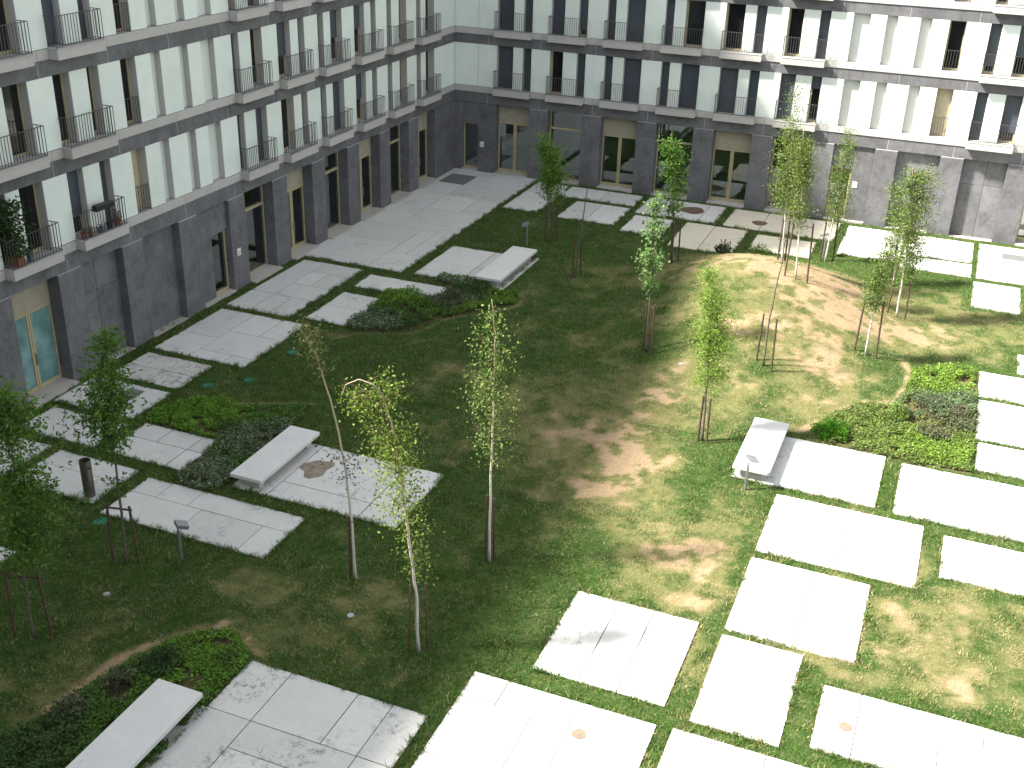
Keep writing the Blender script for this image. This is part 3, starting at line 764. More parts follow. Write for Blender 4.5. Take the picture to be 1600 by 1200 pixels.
def shop_window(s, a, b):
    wf = -.45; t = .06
    d = s.part('window', M_TAN, (a+.003, a+t, wf-.08, wf, .1, 3.74), (b-t, b-.003, wf-.08, wf, .1, 3.74), (a+t, b-t, wf-.08, wf+.004, 2.74, 2.85), (a+t, b-t, wf-.08, wf-.002, .1, .16), (a+t, b-t, wf-.08, wf-.002, 3.69, 3.74), ch=.004)
    s.part('pane', M_GLASS, (a+t-.004, b-t+.004, wf-.05, wf-.03, .156, 2.744), parent=d, ch=0)
    s.part('pane', M_GLASS, (a+t-.004, b-t+.004, wf-.05, wf-.03, 2.846, 3.694), parent=d, ch=0)

root_b = empty('apartment_building')
tag(root_b, 'white panelled apartment wing whose far end stands in full sunlight', 'building')
root_l = empty('apartment_building')
tag(root_l, 'white panelled apartment wing lying wholly in shade, with potted plants on balconies', 'building')
fb = Facade(root_b, map_back, False); fl_ = Facade(root_l, map_left, True)
O = 'O'
build_facade(fb, {0: 'W', 1: 'M', 2: 'N', 3: 'N', 4: 'W', 5: 'M', 8: 'R', 9: 'W', 10: 'N'},
  {1: {1: (O, 'S'), 5: ('S', .28), 8: ('S', .78), 9: ('S', O)},
   2: {1: ('S', .85), 3: ('S', O), 4: (O, 'S'), 5: (O, 'S'), 8: (.85, .6)},
   3: {0: ('S', 'S'), 2: (O, 'S'), 3: ('S', O), 5: ('S', .5), 8: (O, 'S')}},
  'DWDWDWnbxDW', {1: 'C', 2: O, 3: O})
build_facade(fl_, {0: 'W', 1: 'M', 2: 'N', 3: 'W', 4: 'N', 5: 'M', 8: 'R', 9: 'W', 10: 'N'},
  {1: {0: (O, O), 1: (O, O), 2: ('S', .55), 3: ('S', 'S'), 4: ('S', O), 5: ('S', 'S'), 8: ('S', .72), 9: (O, O)},
   2: {0: (O, O), 1: (O, O), 2: (O, .5), 3: (.55, 'S'), 4: ('S', .62), 5: (O, 'S'), 8: (O, O), 9: (O, O)},
   3: {0: (O, O), 1: ('S', O), 2: ('S', O), 3: (O, 'S'), 4: (O, 'S'), 5: ('S', O), 8: ('S', 'S'), 9: (O, .4)}},
  'DWDWDWnbxDW', {1: 'C', 2: O, 3: O})
# the wing this picture is taken from
root_s = empty('apartment_building')
tag(root_s, 'white panelled apartment wing closing the courtyard opposite the shop doors', 'building')
for n_, a_, b_, mt_ in (('plinth', 0, 4.3, M_STONE), ('upper_wall', 4.301, 22.4, M_PANEL)):
    MB().box(-9, 46, -70, -57.6, a_, b_).build(n_, mt_, root_s)
# storeys above, roofs and the ends out of the picture
zt = Z1+9.0
fb.part('upper_wall', M_PANEL, (0.01, 46, -9, -.01, zt+.002, 22.4), ch=0)
fb.part('end_wall', M_PANEL, (start(NB)+.001, 46, -9, -.012, 0, zt), ch=0)
LE = start(NB)
fl_.part('upper_wall', M_PANEL, (.002, 58, -9, -.01, zt+.002, 23.0), ch=0)
fl_.part('end_wall', M_PANEL, (LE+.001, 58, -9, -.012, 0, zt), ch=0)
fl_.part('raised_shade_block', M_PANEL, (-9, 16.6, -9.01, -.008, 23.002, 26.6), ch=0)  # unseen raised block, added and sized to fit the shadow edge on the back wall
fl_.part('corner_wall', M_MORTAR, (-9, -.002, -9.02, -.52, 0, 22.4), ch=0)

# ------------------------------------------------------------------ benches
def bench(x0, x1, y0, y1, label, h=.45):
    cx, cy = (x0+x1)/2, (y0+y1)/2
    r = empty('bench', (cx, cy, SLAB_TOP))
    tag(r, label, 'bench', 'concrete slab benches')
    hx, hy = (x1-x0)/2, (y1-y0)/2
    hh = h-SLAB_TOP
    MB().box(-hx, hx, -hy, hy, hh-.115, hh, .008).build('seat', M_BENCH, r)
    for sy in (-1, 1):
        MB().box(-hx*.62, hx*.62, sy*(hy-.32)-.13, sy*(hy-.32)+.13, -.02, hh-.114, .01).build('leg', M_LEDGE, r)
    return r
bench(8.58, 9.60, -33.58, -30.42, 'concrete slab bench on stained paving beside the white-flowered ground cover')
bench(8.36, 9.52, -16.15, -11.95, 'concrete slab bench beside the small lamp post, farthest from the sunlit paving')
bench(21.43, 22.50, -27.12, -23.80, 'concrete slab bench standing in bright sunlight with a lamp post at its end')
bench(12.18, 13.30, -44.8, -41.34, 'concrete slab bench along the large cracked paving with dark green ground cover behind')
# wet brown stain on the bench paving
st_ = MB().disc(10.25, -31.75, SLAB_TOP+.003, SLAB_TOP+.005, .42, 30, .16, 1.25).build('stain', simple('brown_stain', (.20, .165, .125), .6, .3, var=.3, scale=5), bpy.data.objects['pavement.010'])
# footing under the bench that stands half on grass
tag(MB().box(9.45, 9.62, -16.2, -11.9, -.12, .05, .006).build('pavement', M_SLAB), kind='structure')
tag(MB().box(12.16, 13.325, -46, -41.3, -.12, .05, .006).build('pavement', M_LEDGE), kind='structure')

# ------------------------------------------------------------------ trees
R2 = Vector((0.93103, 0.36493, 0))
D2 = Vector((-0.36493, 0.93103, 0))
LEAFCOL = {'ash': [(.07, .145, .022), (.10, .18, .03), (.045, .10, .018)], 'light': [(.12, .20, .07), (.16, .24, .09), (.07, .13, .04)],
           'birch': [(.105, .155, .036), (.15, .205, .055), (.06, .10, .024)], 'willow': [(.15, .24, .035), (.20, .30, .05), (.10, .175, .026)], 'bare': [(.09, .10, .04)]*3}
LSIZE = {'ash': .13, 'light': .12, 'birch': .076, 'willow': .10, 'bare': .06}
def along(path, z):
    for (s0, z0, d0), (s1, z1, d1) in zip(path, path[1:]):
        if z0 <= z <= z1 and z1 > z0:
            t = (z-z0)/(z1-z0); return (s0+(s1-s0)*t, z, d0+(d1-d0)*t)
    return path[-1] if z > path[-1][1] else path[0]
def tree(name, kind, base, path, blobs, label, colour=None, dens=1.0):
    x, y = base
    z0 = gz(x, y)-.05
    root = empty(name, (x, y, z0))
    tag(root, label, 'tree', 'young courtyard trees')
    rr = random.Random(int(x*100)+int(-y*7))
    P = [(0, 0, 0)] + [(s, z+.05, rr.uniform(-.05, .05)) for s, z in path]
    H = max(q[1] for q in P)
    def W(s, z, d): return R2*s + D2*d + Vector((0, 0, z))
    # trunk
    fine = []
    for q0, q1 in zip(P, P[1:]):
        for k in range(4):
            t = k/4; fine.append(tuple(q0[i]+(q1[i]-q0[i])*t + (rr.uniform(-.012, .012) if i != 1 else 0) for i in range(3)))
    fine.append(P[-1])
    r0 = {'ash': .043, 'birch': .040, 'light': .042, 'willow': .045, 'bare': .036}[kind]
    n = len(fine)
    tm = MB(); lm = MB()
    tm.tube([W(*q) for q in fine], [max(.007, r0*(1.25 if i == 0 else 1)*(1-.86*i/(n-1))) for i in range(n)], 7)
    # limbs and leaves
    LV, LC = [], []
    L = LSIZE[kind]
    cols = colour or LEAFCOL[kind]
    rise = {'birch': .45, 'ash': .55, 'light': .6, 'willow': .6, 'bare': .7}[kind]
    def add_leaf(p, size):
        d = Vector((rr.gauss(0, 1), rr.gauss(0, 1), rr.gauss(-.35 if kind in ('birch', 'willow') else -.1, .8))).normalized()
        u = d.orthogonal().normalized()
        u = (Matrix.Rotation(rr.uniform(0, 6.28), 3, d) @ u)
        w = size*({'ash': .40, 'willow': .26}.get(kind, .62))
        c = rr.choice(cols); k = rr.uniform(.75, 1.3); c = (c[0]*k, c[1]*k, c[2]*k)
        for q in (p, p+d*size*.5+u*w*.5, p+d*size, p+d*size*.5-u*w*.5):
            LV.append(q); LC.append(c)
    for bs, bz, brs, brz, cnt in blobs:
        cnt = int(cnt*dens)
        cnt = int(cnt*1.9) if kind in ('birch', 'light') else int(cnt*1.35) if kind != 'bare' else cnt
        nb = max(2, int(cnt/34)) if kind != 'bare' else max(2, cnt//4)
        per = max(1, cnt//nb)
        for b in range(nb):
            while True:
                q = Vector((rr.uniform(-1, 1), rr.uniform(-1, 1), rr.uniform(-1, 1)))
                if q.length <= 1: break
            q *= rr.uniform(.75, 1.15)
            e = (bs+q.x*brs, bz+.05+q.z*brz, q.y*brs)
            hor = math.hypot(q.x, q.y)*brs + abs(bs)*.4
            st = along(P, max(.5, min(H-.05, e[1]-rise*hor-.1)))
            A, E = W(*st), W(*e)
            mid = A.lerp(E, .55) + Vector((rr.uniform(-.05, .05), rr.uniform(-.05, .05), .10*(E-A).length))
            rb = .008 if (E-A).length > .5 else .005
            lm.tube([A, mid, E], [rb, rb*.7, .003], 4, cap=False)
            for k in range(per):
                t = rr.uniform(.30, 1.06) if kind != 'bare' else rr.uniform(.5, 1)
                p = A.lerp(mid, t*1.6) if t < .625 else mid.lerp(E, (t-.625)/.375)
                jit = .15 + .36*min(brs, brz)
                p = p + Vector((rr.gauss(0, jit*.55), rr.gauss(0, jit*.55), rr.gauss(0, jit*.5) - (abs(rr.gauss(0, .10)) if kind == 'birch' else 0)))
                if kind == 'ash':
                    # a compound leaf: leaflets in a loose spray
                    for _ in range(2): add_leaf(p + Vector((rr.gauss(0, .035), rr.gauss(0, .035), rr.gauss(0, .03))), L*rr.uniform(.7, 1.25))
                else: add_leaf(p, L*rr.uniform(.6, 1.25))
    nt = len(tm.f); off = len(tm.v)
    tm.v += lm.v; tm.f += [tuple(i+off for i in f) for f in lm.f]
    to = tm.build('trunk', M_BIRCH if kind == 'birch' else M_BARK, root, smooth=True)
    to.data.materials.append(M_TWIG if kind == 'birch' else M_BARK)
    to.data.polygons.foreach_set('material_index', [0]*nt + [1]*(len(tm.f)-nt))
    V = np.array([tuple(v) for v in LV], dtype=np.float32)
    F = np.arange(len(V)).reshape(-1, 4)
    np_mesh('crown', V, F, M_LEAF, root, colors=np.array(LC))
    return root

def support(base, posts, h, label, bar=True, off=.0):
    """posts: signed offsets along the row of stakes"""
    x, y = base; z = gz(x, y)
    r = empty('tree_stake', (x, y, z))
    tag(r, label, 'tree stake', 'wooden stakes holding the young trees')
    tops = []
    for k, (ps, pd) in enumerate(posts):
        p = R2*ps + D2*pd
        zz = gz(x+p.x, y+p.y)-z
        hh = h*random.uniform(.94, 1.06)
        t = p*(.82) + Vector((0, 0, hh))
        MB().tube([p+Vector((0, 0, zz-.15)), t], [.036, .032], 8).build('post', M_STAKE, r)
        tops.append(t)
    if bar and len(tops) > 1:
        a, b = tops[0]-Vector((0, 0, .10)), tops[-1]-Vector((0, 0, .10))
        e = (b-a).normalized()*.06
        MB().tube([a-e, b+e], .028, 6).build('crossbar', M_STAKE, r)
    else:
        for t in tops:
            MB().tube([t-Vector((0, 0, .15)), Vector((0, 0, t.z-.12))], .013, 5).build('strap', M_TIE, r)
    return r

TREES = [
('ash',(8.37,-40.97),[(0.05, 1.2), (0.07, 2.4), (0.18, 3.71), (0.51, 6.31)],
  [(0.42, 4.97, 0.81, 1.29, 1500), (0.4, 3.56, 0.78, 0.94, 1200), (0.37, 5.87, 0.57, 0.72, 600), (0.32, 2.65, 0.68, 0.6, 600)]),
('ash',(8.35,-37.76),[(0.08, 1.52), (0.11, 3.32), (0.17, 4.69), (0.31, 6.56)],
  [(0.25, 6.08, 0.28, 0.58, 350), (0.15, 5.11, 0.65, 0.69, 900), (0.02, 4.35, 0.86, 0.64, 900), (0.31, 3.68, 0.45, 0.47, 350), (-0.87, 3.89, 0.24, 0.22, 70), (-0.06, 2.34, 0.26, 0.26, 60)]),
('birch',(13.92,-35.98),[(-0.04, 1.6), (-0.14, 3.03), (-0.31, 4.4), (-0.56, 5.54), (-0.7, 6.18), (-1.0, 6.71), (-1.17, 6.86)],
  [(-0.87, 6.61, 0.52, 0.35, 240), (-0.74, 6.21, 0.36, 0.31, 110), (-0.05, 3.47, 0.68, 0.73, 150)]),
('birch',(16.58,-37.83),[(-0.04, 1.56), (-0.17, 3.08), (-0.31, 4.36), (-0.46, 5.58), (-0.58, 6.17), (-0.67, 6.53), (-0.87, 6.76), (-1.15, 6.85), (-1.41, 6.72), (-1.53, 6.4)],
  [(-0.48, 6.72, 0.36, 0.29, 300), (-1.38, 6.47, 0.21, 0.41, 330), (-1.13, 6.55, 0.27, 0.19, 160), (-0.66, 5.69, 0.54, 0.48, 600), (-0.41, 5.05, 0.6, 0.6, 750), (-0.32, 4.04, 0.54, 0.72, 600), (-0.06, 2.75, 0.36, 0.79, 250)]),
('birch',(16.64,-33.91),[(-0.0, 1.86), (0.01, 3.5), (0.03, 5.05), (0.02, 6.37), (-0.07, 7.2)],
  [(-0.04, 6.82, 0.3, 0.49, 170), (0.07, 6.05, 0.63, 0.63, 420), (-0.08, 5.05, 0.7, 0.56, 480), (0.11, 4.2, 0.66, 0.63, 420), (0.0, 3.32, 0.46, 0.53, 200)]),
('ash',(9.19,-9.47),[(-0.12, 1.46), (-0.25, 3.23), (-0.4, 4.89)],
  [(-0.44, 4.49, 0.38, 0.56, 330), (-0.13, 3.81, 0.62, 0.69, 600), (-0.15, 2.94, 0.5, 0.56, 400), (0.41, 3.1, 0.36, 0.44, 200), (0.16, 2.3, 0.41, 0.44, 160)]),
('bare',(11.80,-13.46),[(0.11, 1.56), (0.27, 3.48), (0.39, 4.55), (0.47, 5.34)],
  [(0.23, 2.67, 0.54, 0.23, 8), (0.35, 4.29, 0.38, 0.58, 12)]),
('ash',(15.43,-11.54),[(-0.02, 1.47), (-0.15, 2.57), (-0.34, 4.17), (-0.51, 5.48)],
  [(-0.55, 5.04, 0.33, 0.58, 300), (-0.23, 4.31, 0.52, 0.76, 600), (-0.11, 3.3, 0.47, 0.58, 420), (-0.02, 2.63, 0.49, 0.35, 180)]),
('light',(16.84,-20.16),[(-0.05, 1.23), (-0.03, 2.67), (-0.04, 3.83), (-0.1, 5.9)],
  [(-0.07, 5.48, 0.25, 0.44, 150), (-0.04, 4.63, 0.37, 0.44, 200), (-0.18, 3.6, 0.41, 0.49, 240), (-0.15, 2.78, 0.28, 0.44, 140)]),
('willow',(20.12,-25.28),[(-0.04, 1.55), (-0.07, 2.62), (-0.17, 4.07), (-0.34, 5.76)],
  [(-0.31, 5.43, 0.20, 0.43, 260), (-0.17, 4.68, 0.48, 0.47, 700), (0.03, 3.88, 0.64, 0.6, 1100), (0.05, 3.15, 0.62, 0.56, 900), (0.28, 2.42, 0.46, 0.36, 350), (-0.49, 2.23, 0.22, 0.23, 60)]),
('bare',(20.94,-19.90),[(-0.03, 1.49), (0.05, 2.88), (0.14, 3.79), (0.15, 4.68), (0.14, 5.55)],
  [(0.24, 3.57, 0.32, 0.34, 10), (0.19, 4.68, 0.27, 0.34, 30), (-0.13, 2.23, 0.23, 0.24, 6)]),
('birch',(19.98,-11.69),[(-0.08, 1.62), (-0.16, 2.93), (-0.24, 4.46), (-0.31, 5.94), (-0.41, 7.14)],
  [(-0.31, 6.76, 0.46, 0.51, 120), (-0.26, 5.89, 0.54, 0.57, 160), (-0.19, 5.06, 0.67, 0.51, 420), (-0.2, 4.21, 0.86, 0.74, 900), (-0.19, 3.18, 0.7, 0.74, 650), (-0.23, 2.53, 0.59, 0.45, 250)]),
('birch',(20.85,-13.55),[(-0.11, 1.71), (-0.19, 2.98), (-0.32, 4.45), (-0.52, 5.87)],
  [(-0.39, 5.12, 0.54, 0.66, 520), (-0.23, 4.33, 0.52, 0.71, 620), (-0.27, 3.22, 0.62, 0.55, 420), (-0.38, 2.59, 0.57, 0.38, 160)]),
('birch',(21.19,-6.48),[(0.05, 1.75), (0.11, 3.2), (0.17, 4.61), (0.18, 5.93)],
  [(0.16, 5.52, 0.36, 0.47, 220), (0.2, 4.75, 0.54, 0.57, 430), (0.08, 3.77, 0.54, 0.63, 480), (0.21, 2.92, 0.66, 0.57, 450), (0.26, 2.2, 0.66, 0.44, 220)]),
('birch',(24.06,-16.89),[(0.0, 1.37), (-0.02, 2.58), (0.02, 3.65)],
  [(0.04, 2.22, 0.53, 0.41, 330), (0.07, 3.11, 0.48, 0.46, 330), (-0.14, 2.77, 0.43, 0.36, 200), (0.17, 3.81, 0.34, 0.41, 160)]),
('birch',(24.74,-12.46),[(-0.01, 1.46), (-0.07, 2.5), (-0.18, 4.02), (-0.4, 5.92)],
  [(-0.37, 5.48, 0.45, 0.56, 360), (0.38, 5.27, 0.48, 0.67, 360), (-0.08, 4.52, 0.71, 0.62, 600), (0.03, 3.52, 0.77, 0.62, 640), (0.32, 2.64, 0.61, 0.56, 420), (0.19, 1.99, 0.48, 0.36, 160)]),
('birch',(24.30,-8.31),[(-0.08, 1.06), (-0.14, 2.18), (-0.4, 4.08)],
  [(-0.75, 4.29, 0.32, 0.46, 160), (-0.33, 3.27, 0.57, 0.67, 450), (-0.38, 2.17, 0.63, 0.55, 350), (-0.54, 1.55, 0.37, 0.55, 160)]),
]
TLAB = [
 ('ash_tree', 'bushy dark green young tree beside the dark-leaved bench bed, largest crown of all'),
 ('ash_tree', 'dense dark green young tree between the steel cylinder bin and the floodlight'),
 ('birch_tree', 'thin leaning birch with hardly any leaves in front of the stained bench paving'),
 ('birch_tree', 'leafy birch whose tip arches over in a hoop and droops'),
 ('birch_tree', 'tall straight airy birch standing alone in the middle of the shaded lawn'),
 ('ash_tree', 'bright green leafy young tree behind the bench by the glass shop doors'),
 ('bare_tree', 'leafless brown sapling on the shaded lawn behind the far bench'),
 ('ash_tree', 'dark green slender young tree at the shaded foot of the mound'),
 ('ash_tree', 'pale green sparse sapling between two stakes beside the bare sandy patch'),
 ('willow_tree', 'narrow lime green tapering sapling beyond the sunlit bench'),
 ('bare_tree', 'leafless grey sapling on the sunlit slope of the mound'),
 ('birch_tree', 'tallest birch on top of the mound, reaching up to the first balconies'),
 ('birch_tree', 'white-trunked birch with an orange-tinged crown on the crest between two brown stakes'),
 ('birch_tree', 'slim white-trunked birch behind the mound beside the number plate'),
 ('birch_tree', 'small short birch low on the sunny flank of the mound'),
 ('birch_tree', 'broad forked birch in full sun before the grey stone recesses'),
 ('birch_tree', 'birch tucked behind the broad forked birch, closest to the sunlit paving'),
]
STAKES = [
 ([(-.42, 0), (.42, .05)], 1.75, 'pair of stakes with crossbar under the bushiest dark tree'),
 ([(-.32, 0), (.32, .05)], 1.75, 'pair of stakes with crossbar by the long paving strip and floodlight'),
 ([(-.13, .04)], 1.9, 'single stake tied to the thin leaning birch'),
 ([(-.20, -.03), (.20, .10)], 1.9, 'pair of stakes at the birch with the hooped tip'),
 ([(-.10, .02), (.12, .12)], 1.9, 'pair of close stakes at the lone airy birch'),
 ([(-.22, 0), (.32, .1)], 1.7, 'pair of dark stakes at the bright green tree by the shop doors'),
 ([(-.10, 0), (.25, .1)], 1.7, 'pair of stakes at the leafless brown sapling'),
 ([(-.10, -.1), (.32, .3)], 1.9, 'pair of dark stakes at the tree at the shaded mound foot'),
 ([(-.12, .1), (.14, -.25)], 1.8, 'pair of stakes at the pale sparse sapling beside bare sand'),
 ([(-.12, .05), (.12, -.12)], 1.5, 'pair of short stakes at the lime green sapling'),
 ([(-.20, .30), (.22, -.30)], 1.9, 'pair of tall stakes at the leafless grey sapling in sun'),
 ([(-.16, .05), (.16, .12)], 2.0, 'pair of stakes at the tallest birch on the mound'),
 ([(-.42, .12), (.42, -.15)], 2.2, 'pair of wide-set brown stakes on the mound crest'),
 ([(-.22, .1), (.36, .05)], 2.1, 'pair of stakes at the birch beside the number plate'),
 ([(-.36, .2), (.36, -.1)], 2.0, 'pair of wide-set brown stakes at the small short birch'),
 ([(-.30, .2), (.32, -.1)], 2.0, 'pair of stakes at the broad forked birch'),
 ([(-.15, .1)], 2.0, 'single stake at the birch tucked behind the forked one'),
]
ORANGE = [(.110, .145, .034), (.145, .185, .05), (.07, .10, .024)]
DULL = [(.075, .09, .032), (.10, .11, .045), (.05, .065, .022)]
YELLOW = [(.13, .185, .034), (.17, .225, .05), (.085, .13, .024)]
BRIGHTASH = [(.10, .19, .02), (.13, .23, .03), (.06, .13, .015)]
for i, ((kind, base, path, blobs), (nm, lab), (posts, h, slab)) in enumerate(zip(TREES, TLAB, STAKES)):
    tree(nm, kind, base, path, blobs, lab, {12: ORANGE, 5: BRIGHTASH, 2: DULL, 3: YELLOW}.get(i), {0: .5, 1: .52, 2: .8, 3: .62, 4: .68, 5: .8, 7: .75, 9: 2.0, 11: 1.3, 12: 1.3, 13: 1.3, 14: 1.8, 15: 1.8, 16: 1.8}.get(i, 1.0))
    support(base, posts, h, slab, bar=i in (0, 1))

# ------------------------------------------------------------------ floodlights, bin, covers
def floodlight(x, y, h, ang, label):
    r = empty('floodlight', (x, y, gz(x, y)))
    tag(r, label, 'floodlight', 'low floodlight posts on the lawn')
    MB().tube([(0, 0, -.1), (0, 0, h*.86)], .038, 12).build('post', M_STEEL, r, smooth=False)
    MB().tube([(0, 0, h*.86), (0, 0, h*.93)], .022, 8).build('spigot', M_STEEL, r)
    ca, sa = math.cos(ang), math.sin(ang)
    f = Vector((ca, sa, 0)); sd = Vector((-sa, ca, 0)); up = Vector((0, 0, 1))
    MB().tube([Vector((0, 0, h*.92))-sd*.17, Vector((0, 0, h*.92))+sd*.17], .012, 5).tube([Vector((0, 0, h*.92))-sd*.17, Vector((0, 0, h*1.02))-sd*.17+f*.05], .012, 5).tube([Vector((0, 0, h*.92))+sd*.17, Vector((0, 0, h*1.02))+sd*.17+f*.05], .012, 5).build('bracket', M_STEEL, r)
    tf = (f*.93 - up*.36).normalized(); tu = (up*.93 + f*.36).normalized()
    c = Vector((0, 0, h*1.03)) + f*.10
    hd = MB().obox(c, tf, sd, tu, .15, .155, .045).build('lamp_head', M_STEEL, r)
    MB().obox(c - tu*.05, tf, sd, tu, .125, .13, .008).build('lens', M_LENS, hd)
floodlight(9.52, -37.07, 1.0, .9, 'grey floodlight on a post beside the long paving strip')
floodlight(8.47, -10.53, 1.0, 3.4, 'grey floodlight on a post behind the far bench')
floodlight(21.94, -27.59, .98, .6, 'grey floodlight on a post at the end of the sunlit bench')
floodlight(21.02, -5.9, 1.0, 2.6, 'grey floodlight on a post behind the mound by a white birch')

r = empty('litter_bin', (5.39, -35.62, SLAB_TOP)); tag(r, 'tall brushed steel cylinder bin standing on a paving slab', 'bin')
hb = MB(); n = 28; R0, R1, H = .155, .138, 1.12
for z, rd in ((-.01, R0), (H, R0), (H, R1), (H-.12, R1)):
    for k in range(n): hb.v.append((rd*math.cos(2*math.pi*k/n), rd*math.sin(2*math.pi*k/n), z))
for a in range(3):
    for k in range(n): hb.f.append((a*n+k, a*n+(k+1) % n, (a+1)*n+(k+1) % n, (a+1)*n+k))
hb.build('body', M_BIN, r, smooth=False)
MB().disc(0, 0, H-.13, H-.11, R1-.002, 28).build('ash_tray', M_HOLE, r)

def cover(name, x, y, rad, mat, label, cat, top=None, wob=0.0, group=None, sy=1.0):
    z = gz(x, y) if top is None else top
    o = MB().disc(0, 0, -.04, .012 if top is None else .006, rad, 28, wob, sy).build(name, mat, None, (x, y, z+.012 if top is None else z))
    tag(o, label, cat, group)
for x, y, l in ((4.15, -28.5, 'green plastic valve cover in the grass nearer the square dirty slab'), (5.14, -27.55, 'green plastic valve cover in the grass off the large paving corner'), (6.49, -36.5, 'green plastic valve cover beside the long paving strip and stakes'), (5.23, -25.0, 'green plastic valve cover in the grass under the leaning birch tip')):
    cover('valve_cover', x, y, .19, M_GREENCOV, l, 'valve cover', group='green valve covers')
for x, y, l in ((8.78, -38.99, 'small pale disc light in the dark lawn near the bushy tree'), (14.53, -37.31, 'small pale disc light in the lawn near the hooped birch'), (18.25, -20.74, 'small grey disc light in the turf beside the sandy patch')):
    cover('ground_light', x, y, .085, M_LENS, l, 'ground light', group='disc lights set in the lawn')
cover('manhole_cover', 13.97, -1.76, .62, M_RUST, 'large rusty round manhole cover before the glass shop window', 'manhole cover', SLAB_TOP+.003, .05)
cover('manhole_cover', 17.45, -2.30, .38, M_RUST, 'small rusty round cover on paving before a stone pillar', 'manhole cover', SLAB_TOP+.003, .06)
cover('round_cover', 20.80, -38.88, .16, M_COVER, 'tan round cover in paving beside the shade edge', 'cover', SLAB_TOP+.003, .03)
cover('round_cover', 25.88, -36.40, .15, M_COVER, 'tan round cover in sunlit paving at a tile joint', 'cover', SLAB_TOP+.003, .03)

def grate(x0, x1, y0, y1, label):
    r = empty('drain_grate', ((x0+x1)/2, (y0+y1)/2, SLAB_TOP)); tag(r, label, 'drain grate', 'grey drain grates in the paving')
    hx, hy = (x1-x0)/2, (y1-y0)/2
    MB().box(-hx, hx, -hy, hy, -.02, .006).build('tray', M_DARKHOLE, r)
    m = MB().box(-hx, hx, -hy, -hy+.03, .004, .014).box(-hx, hx, hy-.03, hy, .004, .014).box(-hx, -hx+.03, -hy+.03, hy-.03, .004, .014).box(hx-.03, hx, -hy+.03, hy-.03, .004, .014)
    m.build('frame', M_GRATE, r)
    m = MB(); n = int(2*hx/.036)
    for k in range(1, n):
        xx = -hx + 2*hx*k/n; m.box(xx-.013, xx+.013, -hy+.03, hy-.03, .0045, .012)
    tag(m.build('bars', M_GRATE, r), kind='stuff')
grate(.42, 1.84, -2.9, -1.15, 'large grey drain grate in the paving at the inner corner of the wings')
grate(2.02, 2.62, -30.45, -29.78, 'small grey drain grate in paving before the teal glass door')
grate(28.5, 30.4, -2.55, -1.68, 'long grey drain grate in sunlit paving')

# ------------------------------------------------------------------ balcony things (left wing, first floor)
def pot(x, y, z, r0, h, mat, label, name='plant_pot', cat='plant pot', leaves=0, lh=.3, lr=.15, cols=None, square=False, group='pots on the balconies', leaf=.07):
    r = empty(name, (x, y, z)); tag(r, label, cat, group)
    if square: MB().box(-r0, r0, -r0*.8, r0*.8, 0, h, .01).build('pot', mat, r)
    else:
        MB().tube([(0, 0, 0), (0, 0, h*.82), (0, 0, h*.83), (0, 0, h)], [r0*.74, r0*.96, r0*1.08, r0*1.08], 14).build('pot', mat, r)
    if leaves:
        q = random.Random(int(abs(y)*100)); V = []; C = []
        for k in range(leaves):
            t = q.random()
            p = Vector((q.gauss(0, lr*.6), q.gauss(0, lr*.6), h+lh*t))
            d = Vector((q.gauss(0, 1), q.gauss(0, 1), q.gauss(.1, .7))).normalized(); u = d.orthogonal().normalized()
            s = leaf*q.uniform(.6, 1.3); c = q.choice(cols); kk = q.uniform(.7, 1.3)
            for w in (p, p+d*s*.5+u*s*.2, p+d*s, p+d*s*.5-u*s*.2): V.append(tuple(w)); C.append(tuple(v*kk for v in c))
        st = MB()
        for k in range(6): st.tube([(q.gauss(0, .02), q.gauss(0, .02), h-.02), (q.gauss(0, lr*.3), q.gauss(0, lr*.3), h+lh*.8)], [.012, .004], 5)
        st.build('stems', M_BARK, r)
        np_mesh('leaves', np.array(V, dtype=np.float32), np.arange(len(V)).reshape(-1, 4), M_LEAF, r, colors=np.array(C))
    return r
DG = [(.03, .065, .016), (.05, .09, .02), (.02, .04, .012)]
RD = [(.18, .03, .02), (.10, .05, .02), (.05, .08, .02)]
zb = Z1+.322
ya = lambda u: -u*KL
pot(.20, -31.80, zb, .17, .32, M_TERRA, 'tall bushy dark plant in a square terracotta pot behind the railing', 'potted_plant', 'potted plant', 900, 1.75, .34, DG, True, leaf=.16)
pot(.22, -31.30, zb, .10, .32, M_BLUE, 'grey blue bucket beside the tall potted plant', 'bucket', 'bucket', group=None)
ub = start(8)
pot(.22, ya(ub+1.78), zb, .11, .20, M_TERRA, 'terracotta pot at the plastered end of the balcony with the black window box', leaves=40, lh=.12, lr=.1, cols=DG)
pot(.24, ya(ub+1.52), zb, .085, .16, M_TERRA, 'smaller reddish pot next to the terracotta pot on the window-box balcony', leaves=40, lh=.18, lr=.09, cols=RD)
pot(.22, ya(ub+1.02), zb, .13, .14, M_BLUE, 'low grey blue bowl on the floor of the window-box balcony', leaves=30, lh=.1, lr=.12, cols=DG)
pot(.22, ya(ub+.62), zb, .12, .22, M_BLACK, 'black pot between the bowl and the red-leaved pot', leaves=40, lh=.14, lr=.1, cols=DG)
pot(.22, ya(ub+.25), zb, .13, .24, M_TERRA, 'terracotta pot of red-leaved plant at the balcony corner', leaves=120, lh=.3, lr=.16, cols=RD)
r = empty('window_box', (.40, ya(ub+1.0), zb+.80)); tag(r, 'black plastic window box hooked over the top of a balcony railing', 'window box')
MB().box(-.10, .11, -.42, .42, .02, .20, .015).build('trough', M_BLACK, r)
MB().box(-.09, .10, -.40, .40, .201, .208).build('soil', M_BED, r)
for s in (-.3, .3): MB().box(-.06, -.04, s-.015, s+.015, .06, .24).build('hook', M_RAIL, r)

